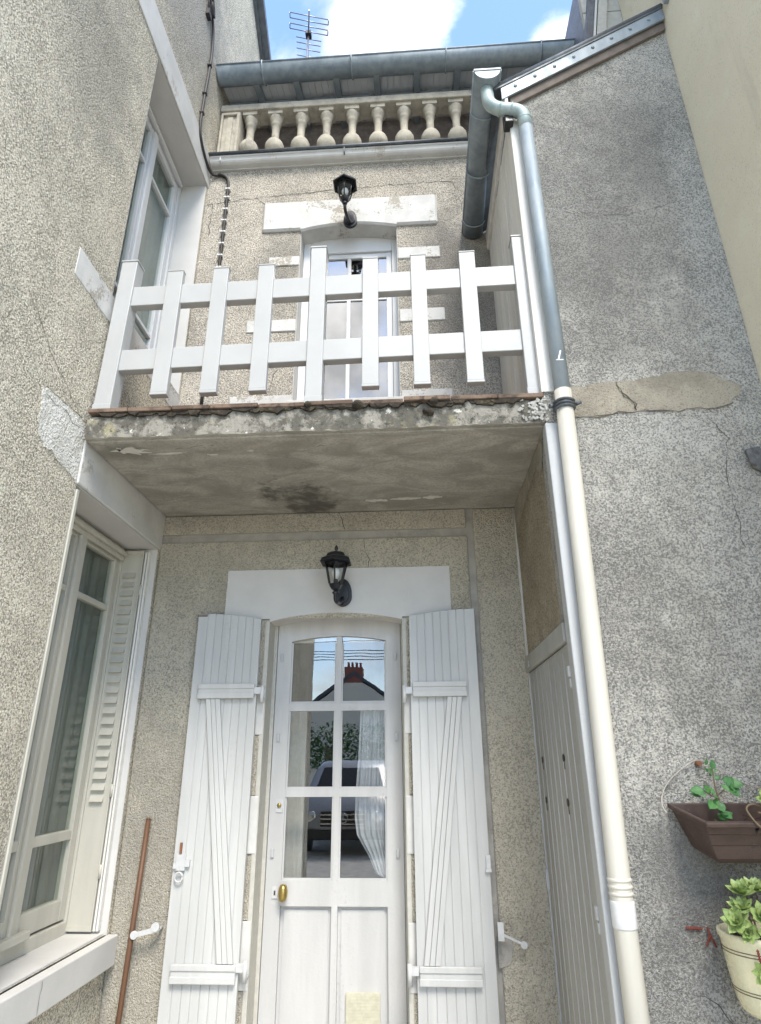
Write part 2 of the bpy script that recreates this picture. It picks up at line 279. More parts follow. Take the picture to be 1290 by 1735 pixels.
# ------------------------------------------------------------------ mesh helpers
class MB:
    def __init__(s): s.v, s.f, s.mi, s.sm = [], [], [], []
    def add(s, vs, fs, mi=0, smooth=False):
        o = len(s.v); s.v += [tuple(v) for v in vs]
        for f in fs: s.f.append([i + o for i in f]); s.mi.append(mi); s.sm.append(smooth)
        return s
    def box(s, x0, x1, y0, y1, z0, z1, mi=0):
        vs = [(x, y, z) for x in (x0, x1) for y in (y0, y1) for z in (z0, z1)]
        return s.add(vs, [(0, 1, 3, 2), (4, 6, 7, 5), (0, 4, 5, 1), (2, 3, 7, 6), (0, 2, 6, 4), (1, 5, 7, 3)], mi)
    def obox(s, c, ax, half, mi=0):
        """oriented box: centre, three axes, half sizes"""
        c = Vector(c); A = [Vector(a).normalized() * h for a, h in zip(ax, half)]
        vs = [c + i * A[0] + j * A[1] + k * A[2] for i in (-1, 1) for j in (-1, 1) for k in (-1, 1)]
        return s.add(vs, [(0, 1, 3, 2), (4, 6, 7, 5), (0, 4, 5, 1), (2, 3, 7, 6), (0, 2, 6, 4), (1, 5, 7, 3)], mi)
    def prism(s, pts, axis, a0, a1, mi=0):
        """polygon of 2-D points extruded along axis; 'y': (x,z), 'x': (y,z), 'z': (x,y)"""
        def P(p, a): return {'y': (p[0], a, p[1]), 'x': (a, p[0], p[1]), 'z': (p[0], p[1], a)}[axis]
        n = len(pts); vs = [P(p, a0) for p in pts] + [P(p, a1) for p in pts]
        fs = [list(range(n)), list(range(2 * n - 1, n - 1, -1))] + [(i, i + n, (i + 1) % n + n, (i + 1) % n) for i in range(n)]
        return s.add(vs, fs, mi)
    def tube(s, path, r, n=12, mi=0, cap=True, smooth=True):
        path = [Vector(p) for p in path]; rs = r if isinstance(r, (list, tuple)) else [r] * len(path)
        vs, fs = [], []; up = None
        for i, p in enumerate(path):
            d = (path[min(i + 1, len(path) - 1)] - path[max(i - 1, 0)]).normalized()
            if up is None: up = d.orthogonal().normalized()
            else: up = (up - d * up.dot(d)).normalized()
            w = d.cross(up)
            for k in range(n):
                a = 2 * math.pi * k / n; vs.append(p + (up * math.cos(a) + w * math.sin(a)) * rs[i])
        for i in range(len(path) - 1):
            for k in range(n):
                k2 = (k + 1) % n; fs.append((i * n + k, i * n + k2, (i + 1) * n + k2, (i + 1) * n + k))
        s.add(vs, fs, mi, smooth)
        if cap: s.add(vs[:n], [list(range(n - 1, -1, -1))], mi); s.add(vs[-n:], [list(range(n))], mi)
        return s
    def lathe(s, c, prof, n=20, mi=0, phase=0., smooth=True, ax=None):
        """profile of (radius, height) round the vertical through c (or axis ax)"""
        c = Vector(c); q = Vector((0, 0, 1)).rotation_difference(Vector(ax)).to_matrix() if ax else Matrix.Identity(3)
        vs = [c + q @ Vector((r * math.cos(2 * math.pi * k / n + phase), r * math.sin(2 * math.pi * k / n + phase), h)) for r, h in prof for k in range(n)]
        fs = [(i * n + k, i * n + (k + 1) % n, (i + 1) * n + (k + 1) % n, (i + 1) * n + k) for i in range(len(prof) - 1) for k in range(n)]
        s.add(vs, fs, mi, smooth)
        s.add(vs[:n], [list(range(n - 1, -1, -1))], mi); s.add(vs[-n:], [list(range(n))], mi); return s
    def plate(s, axis, u0, u1, z0, z1, d0, d1, holes=(), mi=0):
        """upright slab with rectangular openings; holes = (u0,u1,z0,z1)"""
        us = sorted({u0, u1, *[h[0] for h in holes], *[h[1] for h in holes]}); zs = sorted({z0, z1, *[h[2] for h in holes], *[h[3] for h in holes]})
        us = [u for u in us if u0 <= u <= u1]; zs = [z for z in zs if z0 <= z <= z1]
        def solid(i, j):
            if not (0 <= i < len(us) - 1 and 0 <= j < len(zs) - 1): return False
            u, z = (us[i] + us[i + 1]) / 2, (zs[j] + zs[j + 1]) / 2
            return not any(h[0] < u < h[1] and h[2] < z < h[3] for h in holes)
        def P(u, d, z): return (u, d, z) if axis == 'y' else (d, u, z)
        for i in range(len(us) - 1):
            for j in range(len(zs) - 1):
                if not solid(i, j): continue
                a, b, c, e = us[i], us[i + 1], zs[j], zs[j + 1]
                for d in (d0, d1): s.add([P(a, d, c), P(b, d, c), P(b, d, e), P(a, d, e)], [(0, 1, 2, 3)], mi)
                if not solid(i - 1, j): s.add([P(a, d0, c), P(a, d1, c), P(a, d1, e), P(a, d0, e)], [(0, 1, 2, 3)], mi)
                if not solid(i + 1, j): s.add([P(b, d0, c), P(b, d1, c), P(b, d1, e), P(b, d0, e)], [(0, 1, 2, 3)], mi)
                if not solid(i, j - 1): s.add([P(a, d0, c), P(b, d0, c), P(b, d1, c), P(a, d1, c)], [(0, 1, 2, 3)], mi)
                if not solid(i, j + 1): s.add([P(a, d0, e), P(b, d0, e), P(b, d1, e), P(a, d1, e)], [(0, 1, 2, 3)], mi)
        return s
    def crack(s, pts, axis, d, w=.004, mi=1, seg=14):
        """thin dark fissure along a wandering line; flat sliver just proud of the wall"""
        P = []
        for (a, b), (c, e) in zip(pts[:-1], pts[1:]):
            m = max(2, int(math.hypot(c - a, e - b) * seg * 2))
            for k in range(m):
                f = k / m; P.append((a + (c - a) * f + random.gauss(0, .006), b + (e - b) * f + random.gauss(0, .006)))
        P.append(pts[-1])
        vs = []
        for i, p in enumerate(P):
            q = P[min(i + 1, len(P) - 1)]; o = P[max(i - 1, 0)]; dx, dz = q[0] - o[0], q[1] - o[1]; L = math.hypot(dx, dz) or 1
            ww = w * random.uniform(.2, .85) / 2
            for sg in (-1, 1):
                u, z = p[0] - dz / L * ww * sg, p[1] + dx / L * ww * sg
                vs.append((u, d, z) if axis == 'y' else ((d, u, z) if axis == 'x' else (u, z, d)))
        return s.add(vs, [(2 * i, 2 * i + 1, 2 * i + 3, 2 * i + 2) for i in range(len(P) - 1)], mi)
    def build(s, name, mats, parent=None, bevel=0., seg=2):
        me = bpy.data.meshes.new(name); off = Vector((0, 0, 0))
        root = parent
        while root is not None and root.parent is not None: root = root.parent
        if root is not None: off = Vector(root.location)
        me.from_pydata([tuple(Vector(v) - off) for v in s.v], [], s.f)
        mats = mats if isinstance(mats, (list, tuple)) else [mats]
        for m in mats: me.materials.append(M[m] if isinstance(m, str) else m)
        for p, mi, sm in zip(me.polygons, s.mi, s.sm): p.material_index = mi; p.use_smooth = sm
        bm = bmesh.new(); bm.from_mesh(me); bmesh.ops.remove_doubles(bm, verts=bm.verts, dist=1e-5)
        bmesh.ops.recalc_face_normals(bm, faces=bm.faces); bm.to_mesh(me); bm.free()
        o = bpy.data.objects.new(name, me); COL.objects.link(o)
        if parent is not None: o.parent = parent
        if bevel:
            b = o.modifiers.new('bevel', 'BEVEL'); b.width = bevel; b.segments = seg; b.limit_method = 'ANGLE'; b.angle_limit = R(40)
        return o

def tag(o, label=None, cat=None, group=None, kind=None):
    if label: o['label'] = label
    if cat: o['category'] = cat
    if group: o['group'] = group
    if kind: o['kind'] = kind
    return o
def thing(name, loc, label, cat, group=None):
    o = bpy.data.objects.new(name, None); COL.objects.link(o); o.location = loc; o.empty_display_size = .1
    bpy.context.view_layer.update()
    return tag(o, label, cat, group)
def copy_tree(o, parent=None):
    c = o.copy(); COL.objects.link(c); c.parent = parent
    for ch in list(o.children): copy_tree(ch, c)
    return c
def B(*a): return MB().box(*a)

XL, YB, YF, XR, XN = -1.768, 4.0, 2.83, 0.69, 1.80      # left wall, back wall, front of balcony/lean-to, lean-to side, neighbour wall

# ------------------------------------------------------------------ ground
g = MB(); g.add([(-300, -300, 0), (300, -300, 0), (300, 300, 0), (-300, 300, 0)], [(0, 1, 2, 3)]); tag(g.build('ground', 'asphalt'), kind='structure')
tag(B(-16, 16, -22, YB, -.05, .02).build('courtyard_paving', 'paving'), kind='structure')

# ------------------------------------------------------------------ LEFT HOUSE
left = thing('left_house', (XL - .2, 2, 0), 'tall cream roughcast house along the left side, two white windows facing the courtyard', 'house')
UW = (2.87, 3.972, 4.295, 6.472); LW = (2.87, 3.972, .80, 3.056)       # upper / lower openings (y0,y1,z0,z1)
w = MB().plate('x', -2.2, 5.3, 0, 9.0, XL - .32, XL, [UW, LW])
w.prism([(-2.2, 9.0), (5.3, 9.0), (5.3, 9.72), (1.6, 12.5), (-2.2, 9.65)], 'x', XL - .32, XL)
w.plate('y', XL - 5, XL - .32, 0, 9.0, -2.2, -1.9); w.plate('y', XL - 5, XL - .32, 0, 9.0, 5.0, 5.3); w.plate('x', -2.2, 5.3, 0, 9.0, XL - 5.3, XL - 5)
w.crack([(2.2, 3.75), (2.5, 3.55), (2.82, 3.40)], 'x', XL + .003, .006)
w.crack([(3.99, 4.4), (3.985, 5.2), (3.992, 6.2)], 'x', XL + .003, .004)
w.build('wall', ['rc_left', 'crack'], left)
# roof verge
v = MB()
dv = Vector((0, -.8, .6)); 
v.obox((XL + .05, 3.46, 11.16), [(1, 0, 0), (0, -.799, .6013), (0, .6013, .799)], (.07, 2.36, .045))
v.obox((XL - .02, 3.44, 11.11), [(1, 0, 0), (0, -.799, .6013), (0, .6013, .799)], (.06, 2.36, .035))
v.build('roof_verge', 'zinc_dark', left)
rf = MB(); rf.prism([(5.4, 9.75), (1.6, 12.62), (-2.3, 9.7), (-2.3, 9.6), (1.6, 12.52), (5.4, 9.65)], 'x', XL - 5.3, XL - .02); rf.build('roof', 'slate', left)
# painted lintels, quoins, sills
MB().box(XL - .31, XL + .010, 2.40, 4.0, 6.472, 6.79).build('lintel', 'white_stone', left, .006)
MB().box(XL - .31, XL + .012, 2.868, 3.998, 3.056, 3.395).build('lintel', 'white_stone', left, .008)
ol = [(2.86, 3.064), (2.86, 3.385), (2.80, 3.41), (2.70, 3.398), (2.60, 3.392), (2.52, 3.40), (2.462, 3.382), (2.455, 3.33), (2.475, 3.27), (2.47, 3.20), (2.492, 3.14), (2.55, 3.11), (2.62, 3.115), (2.70, 3.085), (2.78, 3.075)]
fine = []
for p, q in zip(ol, ol[1:] + ol[:1]):
    for k in range(4): f = k / 4; fine.append((p[0] + (q[0] - p[0]) * f + random.gauss(0, .005), p[1] + (q[1] - p[1]) * f + random.gauss(0, .005)))
m = MB().prism(fine, 'x', XL - .02, XL + .004)
m.crack([(2.47, 3.36), (2.56, 3.35), (2.66, 3.37), (2.72, 3.34), (2.80, 3.35)], 'x', XL + .0055, .005); m.crack([(2.46, 3.39), (2.6, 3.40), (2.72, 3.405), (2.86, 3.41)], 'x', XL + .0055, .007)
m.build('plaster_patch', ['lime_patch', 'crack'], left)
MB().box(XL - .3, XL + .003, 2.49, 3.998, 4.11, 4.295).build('window_sill', 'peeling_stone', left, .006)
s_ = MB().prism([(1.7, .655), (3.995, .655), (3.995, .80), (1.7, .80)], 'x', XL - .02, XL + .055)
s_.box(XL - .3, XL - .02, 2.872, 3.970, .66, .812); s_.crack([(3.24, .79), (3.25, .74), (3.24, .665)], 'x', XL + .058, .004)
s_.build('window_sill', ['white_flat', 'crack'], left, .006)
# white painted reveals (thin linings, 3 mm proud of the masonry)
for (y0, y1, z0, z1) in (UW, LW):
    q = MB(); q.box(XL - .3, XL - .001, y1 - .006, y1 + .02, z0, z1); q.box(XL - .3, XL - .001, y0 - .02, y0 + .006, z0, z1)
    q.box(XL - .3, XL - .002, y0 + .006, y1 - .006, z1 - .006, z1 + .01); q.build('window_reveal', 'white_flat', left)

def left_window(z0, z1, mat, panes_z, mull=(3.36, 3.47), open_jambs=True):
    """two-leaf casement in the left wall; glass at x = XL-.245"""
    xf = XL - .232
    fr = MB()
    y0, y1 = 2.88, 3.964
    fr.box(xf - .06, xf + .012, y1 - .045, y1, z0 + .01, z1 - .008); fr.box(xf - .06, xf + .012, y0, y0 + .045, z0 + .01, z1 - .008)
    fr.box(xf - .06, xf + .014, y0 + .045, y1 - .045, z1 - .055, z1 - .008); fr.box(xf - .06, xf + .014, y0 + .045, y1 - .045, z0 + .01, z0 + .075)
    f = fr.build('window', mat, left, .004)
    zc0, zc1 = z0 + .085, z1 - .06
    for leaf, (a, b) in enumerate(((y0 + .05, 3.405), (3.412, y1 - .05))):
        sb = MB(); st = .055
        sb.box(xf - .05, xf, a, a + st, zc0, zc1); sb.box(xf - .05, xf, b - st, b, zc0, zc1)
        zs = panes_z
        sb.box(xf - .05, xf - .002, a + st, b - st, zs[0][1], zc1); sb.box(xf - .05, xf - .002, a + st, b - st, zc0, zs[-1][0])
        for k in range(len(zs) - 1): sb.box(xf - .045, xf - .004, a + st, b - st, zs[k + 1][1], zs[k][0])
        sb.build('sash', mat, f, .004)
        gl = MB()
        for (pa, pb) in zs: gl.box(xf - .028, xf - .024, a + st - .005, b - st + .005, pa - .004, pb + .004)
        gl.build('pane', 'glass_left', f)
    cv = MB(); cv.box(xf - .002, xf + .022, 3.375, 3.445, zc0 + .01, zc1 - .02); cv.build('cover_strip', mat, f, .008)
    return f, xf
lf, xf = left_window(.80, 3.056, 'cream_paint', [(2.64, 2.94), (1.335, 2.605), (.99, 1.285)])
h = MB(); h.box(xf + .012, xf + .055, 2.93, 3.50, .885, .925); h.box(xf + .005, xf + .03, 3.27, 3.30, .82, .885); h.build('rain_bar', 'cream_paint', lf, .006)
h = MB(); h.box(xf + .014, xf + .05, 2.93, 3.915, 2.985, 3.015); h.box(xf + .01, xf + .03, 2.93, 3.915, 2.955, 2.985); h.build('head_mould', 'cream_paint', lf, .006)
uf, _ = left_window(4.295, 6.472, 'white_paint', [(6.03, 6.35), (4.77, 6.0), (4.44, 4.74)])
h = MB(); h.box(xf + .014, xf + .04, 2.93, 3.92, 6.405, 6.43); h.build('head_mould', 'white_paint', uf, .005)
# sheer curtains with folds
for z0, z1 in ((.84, 3.03), (4.2, 6.44)):
    n = 60; vs = []
    for k in range(n + 1):
        y = 2.92 + (3.93 - 2.92) * k / n
        for z in (z0, z1): vs.append((xf - .075 + .018 * math.sin(k * .9) + .01 * math.sin(k * .37), y, z))
    MB().add(vs, [(2 * i, 2 * i + 1, 2 * i + 3, 2 * i + 2) for i in range(n)], 0, True).build('curtain', 'sheer' if z0 < 2 else 'sheer_up', left)
# folded metal shutter on the far reveal of the lower window, with pressed louvres; the near one is seen edge-on
sh = MB(); ya, yb = 3.935, 3.960
sh.box(XL - .232, XL - .075, ya, yb, .825, 3.03)
for xx in (XL - .232, XL - .083): sh.box(xx, xx + .008, ya - .010, ya, .825, 3.03)
sh.box(XL - .224, XL - .083, ya - .008, ya, .825, .85); sh.box(XL - .224, XL - .083, ya - .008, ya, 3.005, 3.03)
for k in range(24):
    z = 2.84 - k * .062
    if z < 1.45: break
    sh.add([(XL - .195, ya, z), (XL - .115, ya, z), (XL - .115, ya, z + .040), (XL - .195, ya, z + .040), (XL - .195, ya - .022, z + .000), (XL - .115, ya - .022, z + .000)],
           [(0, 1, 5, 4), (3, 2, 5, 4), (0, 4, 3), (1, 2, 5)])
sh.build('folding_shutter', 'cream_paint', left)
b_ = MB()
for xx in (XL - .068, XL - .05): b_.box(xx, xx + .012, 3.93, 3.962, .825, 3.02)
b_.build('folding_shutter', 'board_paint', left, .002)
for z in (1.08, 1.5, 2.72):
    MB().tube([(XL - .07, 3.928, z), (XL - .07, 3.928, z + .07)], .009, 8).build('hinge', 'cream_paint', left); MB().tube([(XL - .234, 3.928, z + .02), (XL - .234, 3.928, z + .08)], .008, 8).build('hinge', 'cream_paint', left)
MB().box(XL - .22, XL + .005, 2.884, 2.908, .83, 3.03).box(XL - .22, XL - .01, 2.915, 2.935, .83, 3.02).build('folding_shutter', 'cream_paint', left, .003)
# room behind both windows
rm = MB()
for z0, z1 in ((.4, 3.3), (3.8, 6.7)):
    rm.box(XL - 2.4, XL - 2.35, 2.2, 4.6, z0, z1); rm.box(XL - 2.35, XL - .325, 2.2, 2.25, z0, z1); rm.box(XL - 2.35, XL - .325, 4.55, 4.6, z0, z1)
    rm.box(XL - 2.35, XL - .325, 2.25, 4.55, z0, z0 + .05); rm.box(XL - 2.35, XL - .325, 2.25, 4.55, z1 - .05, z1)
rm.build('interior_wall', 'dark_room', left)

# ------------------------------------------------------------------ BACK HOUSE
back = thing('back_house', (-.5, 4.3, 0), 'roughcast house closing the courtyard end, glazed door below, stone balusters under its eaves', 'house')
DO = (-.965, -.095, 0, 2.62); UO = (-.898, -.076, 4.2, 5.95)
w = MB().plate('y', XL - .3, 2.2, 0, 3.32, YB + .012, YB + .34, [DO]); w.build('wall', 'cement', back)
# raised roughcast fields of the ground floor
p = MB().plate('y', XL + .004, .355, .02, 3.105, YB - .004, YB + .013, [(-1.04, -.03, 0, 2.56)])
p.plate('y', XL + .004, .350, 3.165, 3.30, YB - .012, YB + .013)
p.plate('y', .402, XR + .02, .02, 3.30, YB - .004, YB + .013)
p.crack([(-.521, 3.30), (-.50, 3.24), (-.478, 3.17)], 'y', YB - .015, .006); p.crack([(-.345, 3.10), (-.34, 3.0), (-.314, 2.95), (-.316, 2.895)], 'y', YB - .007, .007)
p.build('roughcast_panel', ['rc_low', 'crack'], back, .010)
# upper wall
w = MB().plate('y', XL - .3, XR + .3, 3.32, 6.68, YB, YB + .34, [UO])
w.crack([(-1.75, 6.27), (-1.2, 6.335), (-.4, 6.37), (.3, 6.40), (.42, 6.38), (.44, 6.30)], 'y', YB - .003, .007)
w.crack([(-1.23, 6.23), (-1.33, 6.33)], 'y', YB - .003, .005); w.crack([(-1.70, 6.28), (-1.705, 5.9)], 'y', YB - .003, .007)
w.crack([(-1.62, 6.48), (-1.58, 6.40), (-1.6, 6.3)], 'y', YB - .003, .005); w.crack([(-1.06, 4.75), (-1.03, 4.5), (-1.08, 4.3)], 'y', YB - .003, .007)
w.build('wall', ['rc_back', 'crack'], back)

def arch_lintel(x0, x1, zb, zt, ox0, ox1, spring, apex, yf, yb):
    pts = [(x0, zt), (x0, zb), (ox0, zb)]; n = 16
    for k in range(n + 1):
        f = k / n; x = ox0 + (ox1 - ox0) * f; pts.append((x, spring + (apex - spring) * (1 - (2 * f - 1) ** 2)))
    pts += [(ox1, zb), (x1, zb), (x1, zt)]
    m = MB(); n2 = len(pts)
    # built in vertical strips so the arch stays clean
    xs = [x0, ox0] + [ox0 + (ox1 - ox0) * k / n for k in range(1, n)] + [ox1, x1]
    zbs = [zb, spring] + [spring + (apex - spring) * (1 - (2 * k / n - 1) ** 2) for k in range(1, n)] + [spring, zb]
    def quad(a, b, za, zbv):
        m.add([(a, yf, za), (b, yf, zbv), (b, yf, zt), (a, yf, zt), (a, yb, za), (b, yb, zbv), (b, yb, zt), (a, yb, zt)],
              [(0, 1, 2, 3), (4, 7, 6, 5), (0, 4, 5, 1), (3, 2, 6, 7)])
    quad(x0, ox0, zb, zb)
    for k in range(1, len(xs) - 2): quad(xs[k], xs[k + 1], zbs[k], zbs[k + 1])
    quad(ox1, x1, zb, zb)
    m.add([(x0, yf, zb), (x0, yb, zb), (x0, yb, zt), (x0, yf, zt)], [(0, 1, 2, 3)]); m.add([(x1, yf, zb), (x1, yb, zb), (x1, yb, zt), (x1, yf, zt)], [(0, 1, 2, 3)])
    return m
al = arch_lintel(-1.268, .224, 2.560, 2.893, -.965, -.095, 2.542, 2.592, YB - .008, YB + .30)
al.crack([(-.05, 2.89), (-.055, 2.78), (-.05, 2.68), (-.085, 2.60)], 'y', YB - .011, .006); al.build('door_lintel', ['white_flat', 'plaster_bit'], back)
arch_lintel(-1.235, .268, 5.904, 6.232, -.898, -.076, 5.885, 5.94, YB - .03, YB + .25).build('window_lintel', 'peeling_stone', back, .016, 1)
# jamb quoins beside the door: white blocks between roughcast
zz = [(2.112, 1.842), (1.50, 1.195), (.865, .545)]
for sx0, sx1 in ((-1.038, -.966), (-.094, -.03)):
    for a, b in zz: MB().box(sx0, sx1, YB - .010, YB + .3, b, a).build('quoin_stone', 'white_stone', back, .006)
    edges = [2.556] + [z for pr in zz for z in pr] + [.02]
    for k in range(0, len(edges), 2): MB().box(sx0 + .004, sx1 - .004, YB - .002, YB + .29, edges[k + 1] + .003, edges[k] - .003).build('roughcast_panel', 'rc_low', back, .004)
for a, b, x0, x1 in ((5.665, 5.545, -.075, .275), (5.03, 4.905, -.07, .29), (4.275, 4.12, -.07, .315), (5.63, 5.53, -1.16, -.90), (4.98, 4.86, -1.30, -.90), (4.27, 4.13, -1.38, -.90)):
    MB().box(x0, x1, YB - .010, YB + .2, b, a).build('quoin_stone', 'peeling_stone', back, .006, 1)

# --- glazed door
YD = 4.17
door = MB()
LX0, LX1 = -.938, -.115
PX = [(-.845, -.543), (-.507, -.215)]; PZ = [(2.04, 2.445), (1.53, 1.992), (1.035, 1.485)]
def dz(z): return z
door.box(LX0, PX[0][0], YD, YD + .045, .10, 2.64); door.box(PX[1][1], LX1, YD, YD + .045, .10, 2.64)
door.box(PX[0][1], PX[1][0], YD + .002, YD + .045, PZ[2][0], 2.47)
for (a, b) in PX:
    door.box(a, b, YD + .001, YD + .045, .905, PZ[2][0]); door.box(a, b, YD + .004, YD + .045, PZ[2][1], PZ[1][0]); door.box(a, b, YD + .004, YD + .045, PZ[1][1], PZ[0][0])
    door.box(a, b, YD + .03, YD + .045, .12, .905)
    # arched head over the top panes
door.box(PX[0][1], PX[1][0], YD + .001, YD + .045, .10, .905); door.box(PX[0][1], PX[1][0], YD + .003, YD + .045, .905, PZ[2][0])
n = 12
for k in range(n):
    xa, xb = PX[0][0] + (PX[1][1] - PX[0][0]) * k / n, PX[0][0] + (PX[1][1] - PX[0][0]) * (k + 1) / n
    za, zb_ = (2.440 + .032 * (1 - (2 * f - 1) ** 2) for f in (k / n, (k + 1) / n))
    door.add([(xa, YD + .001, za), (xb, YD + .001, zb_), (xb, YD + .001, 2.64), (xa, YD + .001, 2.64), (xa, YD + .045, za), (xb, YD + .045, zb_), (xb, YD + .045, 2.64), (xa, YD + .045, 2.64)], [(0, 1, 2, 3), (4, 7, 6, 5), (0, 4, 5, 1)])
for (a, b) in PX:
    door.box(a + .02, b - .02, YD + .022, YD + .031, .14, .885)
    for (z0, z1) in PZ:      # glazing beads
        z1 = min(z1, 2.43)
        door.box(a, a + .010, YD + .012, YD + .022, z0, z1); door.box(b - .010, b, YD + .012, YD + .022, z0, z1); door.box(a + .01, b - .01, YD + .012, YD + .022, z0, z0 + .012)
dr = door.build('door', 'door_paint', back, .005)
gl = MB()
for (a, b) in PX:
    for (z0, z1) in PZ: gl.box(a - .004, b + .004, YD + .024, YD + .028, z0 - .004, z1 + .05 if z1 > 2.3 else z1 + .004)
gl.build('pane', 'glass_door', dr)
MB().lathe((-.822, YD - .045, .98), [(.004, -.045), (.018, -.04), (.026, -.02), (.028, 0), (.026, .02), (.018, .04), (.004, .045)], 16).tube([(-.822, YD - .03, .98), (-.822, YD + .002, .98)], .010).build('door_knob', 'brass', dr)
kh = MB().box(-.895, -.862, YD - .006, YD + .002, .945, 1.005, 0); kh.box(-.884, -.874, YD - .008, YD - .004, .962, .985, 1); kh.build('keyhole_plate', ['white_iron', 'crack'], dr)
kh = MB().box(-.897, -.855, YD - .006, YD + .002, 1.40, 1.475, 0); kh.lathe((-.876, YD - .004, 1.44), [(.013, 0), (.013, .010), (.004, .012)], 14, 1, ax=(0, -1, 0)); kh.build('lock', ['white_iron', 'brass'], dr)
for x in (-.905, -.150):
    for z in (2.33, 1.83, 1.18): MB().box(x - .010, x + .010, YD - .012, YD + .002, z - .024, z + .024).build('turn_button', 'steel_grey', dr, .003)
vt = MB().box(-.452, -.262, YD + .004, YD + .032, .27, .49)
for k in range(12): vt.box(-.450 + k * .0155, -.448 + k * .0155, YD + .0025, YD + .005, .272, .488)
for k in range(14): vt.box(-.452, -.262, YD + .003, YD + .006, .275 + k * .0155, .277 + k * .0155)
vt.build('vent_panel', 'vent_yellow', dr)
# door frame, reveals, step
f = MB(); f.box(-.966, LX0 - .003, YD - .015, YD + .06, .02, 2.60); f.box(LX1 + .003, -.094, YD - .015, YD + .06, .02, 2.60); f.box(LX0 - .003, LX1 + .003, YD + .05, YD + .08, 2.44, 2.62)
f.build('door_frame', 'reveal_beige', back, .003)
f = MB(); f.box(-.990, -.962, YB - .006, YD, .02, 2.548); f.box(-.098, -.070, YB - .006, YD, .02, 2.548); f.build('door_reveal', 'reveal_beige', back, .004)
B(-1.04, -.02, 3.72, 4.2, 0, .10).build('door_step', 'cement', back, .012)
MB().lathe((-.492, YB + .035, 2.592), [(.020, -.004), (.024, .004), (.018, .014), (.006, .018)], 16, ax=(0, -.5, -1)).build('doorway_light', 'pvc_white', back)
# interior of the ground floor: dark hallway, pale lining on the left, curtain on the right
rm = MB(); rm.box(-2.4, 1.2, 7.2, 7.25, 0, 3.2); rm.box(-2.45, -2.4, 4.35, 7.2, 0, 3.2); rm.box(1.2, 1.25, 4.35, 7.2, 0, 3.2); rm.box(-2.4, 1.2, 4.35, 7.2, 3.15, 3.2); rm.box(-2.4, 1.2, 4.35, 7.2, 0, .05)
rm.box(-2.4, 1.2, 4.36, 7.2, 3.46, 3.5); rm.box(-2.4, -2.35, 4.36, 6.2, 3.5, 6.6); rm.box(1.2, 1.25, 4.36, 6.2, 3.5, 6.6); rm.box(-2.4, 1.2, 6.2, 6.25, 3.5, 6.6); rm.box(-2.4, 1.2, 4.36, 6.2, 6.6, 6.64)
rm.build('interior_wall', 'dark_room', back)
MB().box(-1.0, -.77, 4.42, 4.46, .1, 2.02).box(-.83, -.815, 4.41, 4.425, .1, 2.02).box(-.80, -.79, 4.41, 4.425, .1, 2.02).build('inner_lining', 'reveal_beige', back)
vs = []; n = 40; rows = [2.03, 1.9, 1.7, 1.5, 1.36, 1.27, 1.16, 1.06, 1.03]; lefts = [-.385, -.39, -.40, -.415, -.418, -.405, -.335, -.285, -.225]
for z, xl_ in zip(rows, lefts):
    for k in range(n + 1):
        x = xl_ + (-.19 - xl_) * k / n; vs.append((x, 4.245 + .012 * math.sin(k * .95) + .006 * math.sin(k * .4 + z), z))
cu = MB().add(vs, [(r * (n + 1) + k, r * (n + 1) + k + 1, (r + 1) * (n + 1) + k + 1, (r + 1) * (n + 1) + k) for r in range(len(rows) - 1) for k in range(n)], 0, True)
cu.lathe((-.222, 4.245, .985), [(.004, .05), (.012, .03), (.012, -.02), (.002, -.03)], 10)
tag(cu.build('curtain', 'curtain'), 'white scalloped curtain hanging behind the right hand panes of the glazed door', 'curtain')

# --- upper window
YW = 4.16
fr = MB(); X0, X1 = UO[0] + .004, UO[1] - .004
fr.box(X0, X0 + .06, YW - .03, YW + .05, 4.2, 5.95); fr.box(X1 - .05, X1, YW - .03, YW + .05, 4.2, 5.95); fr.box(X0 + .06, X1 - .05, YW - .028, YW + .05, 5.775, 5.95); fr.box(X0 + .06, X1 - .05, YW - .028, YW + .05, 4.2, 4.26)
fw = fr.build('window', 'white_paint', back, .006)
sb = MB(); sx0, sx1 = X0 + .062, X1 - .052; cx = -.497
sb.box(sx0, sx0 + .045, YW - .01, YW + .03, 4.262, 5.773); sb.box(sx1 - .045, sx1, YW - .01, YW + .03, 4.262, 5.773); sb.box(sx0 + .045, sx1 - .045, YW - .008, YW + .03, 5.728, 5.773); sb.box(sx0 + .045, sx1 - .045, YW - .008, YW + .03, 4.262, 4.31)
sb.box(cx - .016, cx + .016, YW - .006, YW + .028, 4.31, 5.728); 
for z in (5.29, 4.79): sb.box(sx0 + .045, sx1 - .045, YW - .004, YW + .026, z - .016, z + .016)
sb.box(sx0 + .045, sx1 - .045, YW - .0045, YW + .026, 5.345, 5.36)
sb.build('sash', 'white_paint', fw, .004)
MB().box(sx0 + .04, sx1 - .04, YW + .008, YW + .012, 4.305, 5.733).build('pane', 'glass_up', fw)
MB().box(UO[0] - .01, UO[0] + .004, YB + .002, YW - .03, 4.2, 5.885).box(UO[1] - .004, UO[1] + .01, YB + .002, YW - .03, 4.2, 5.885).build('window_reveal', 'white_stone', back)
MB().box(-.93, -.05, YB - .045, YW - .03, 4.12, 4.20).build('window_sill', 'white_stone', back, .006)

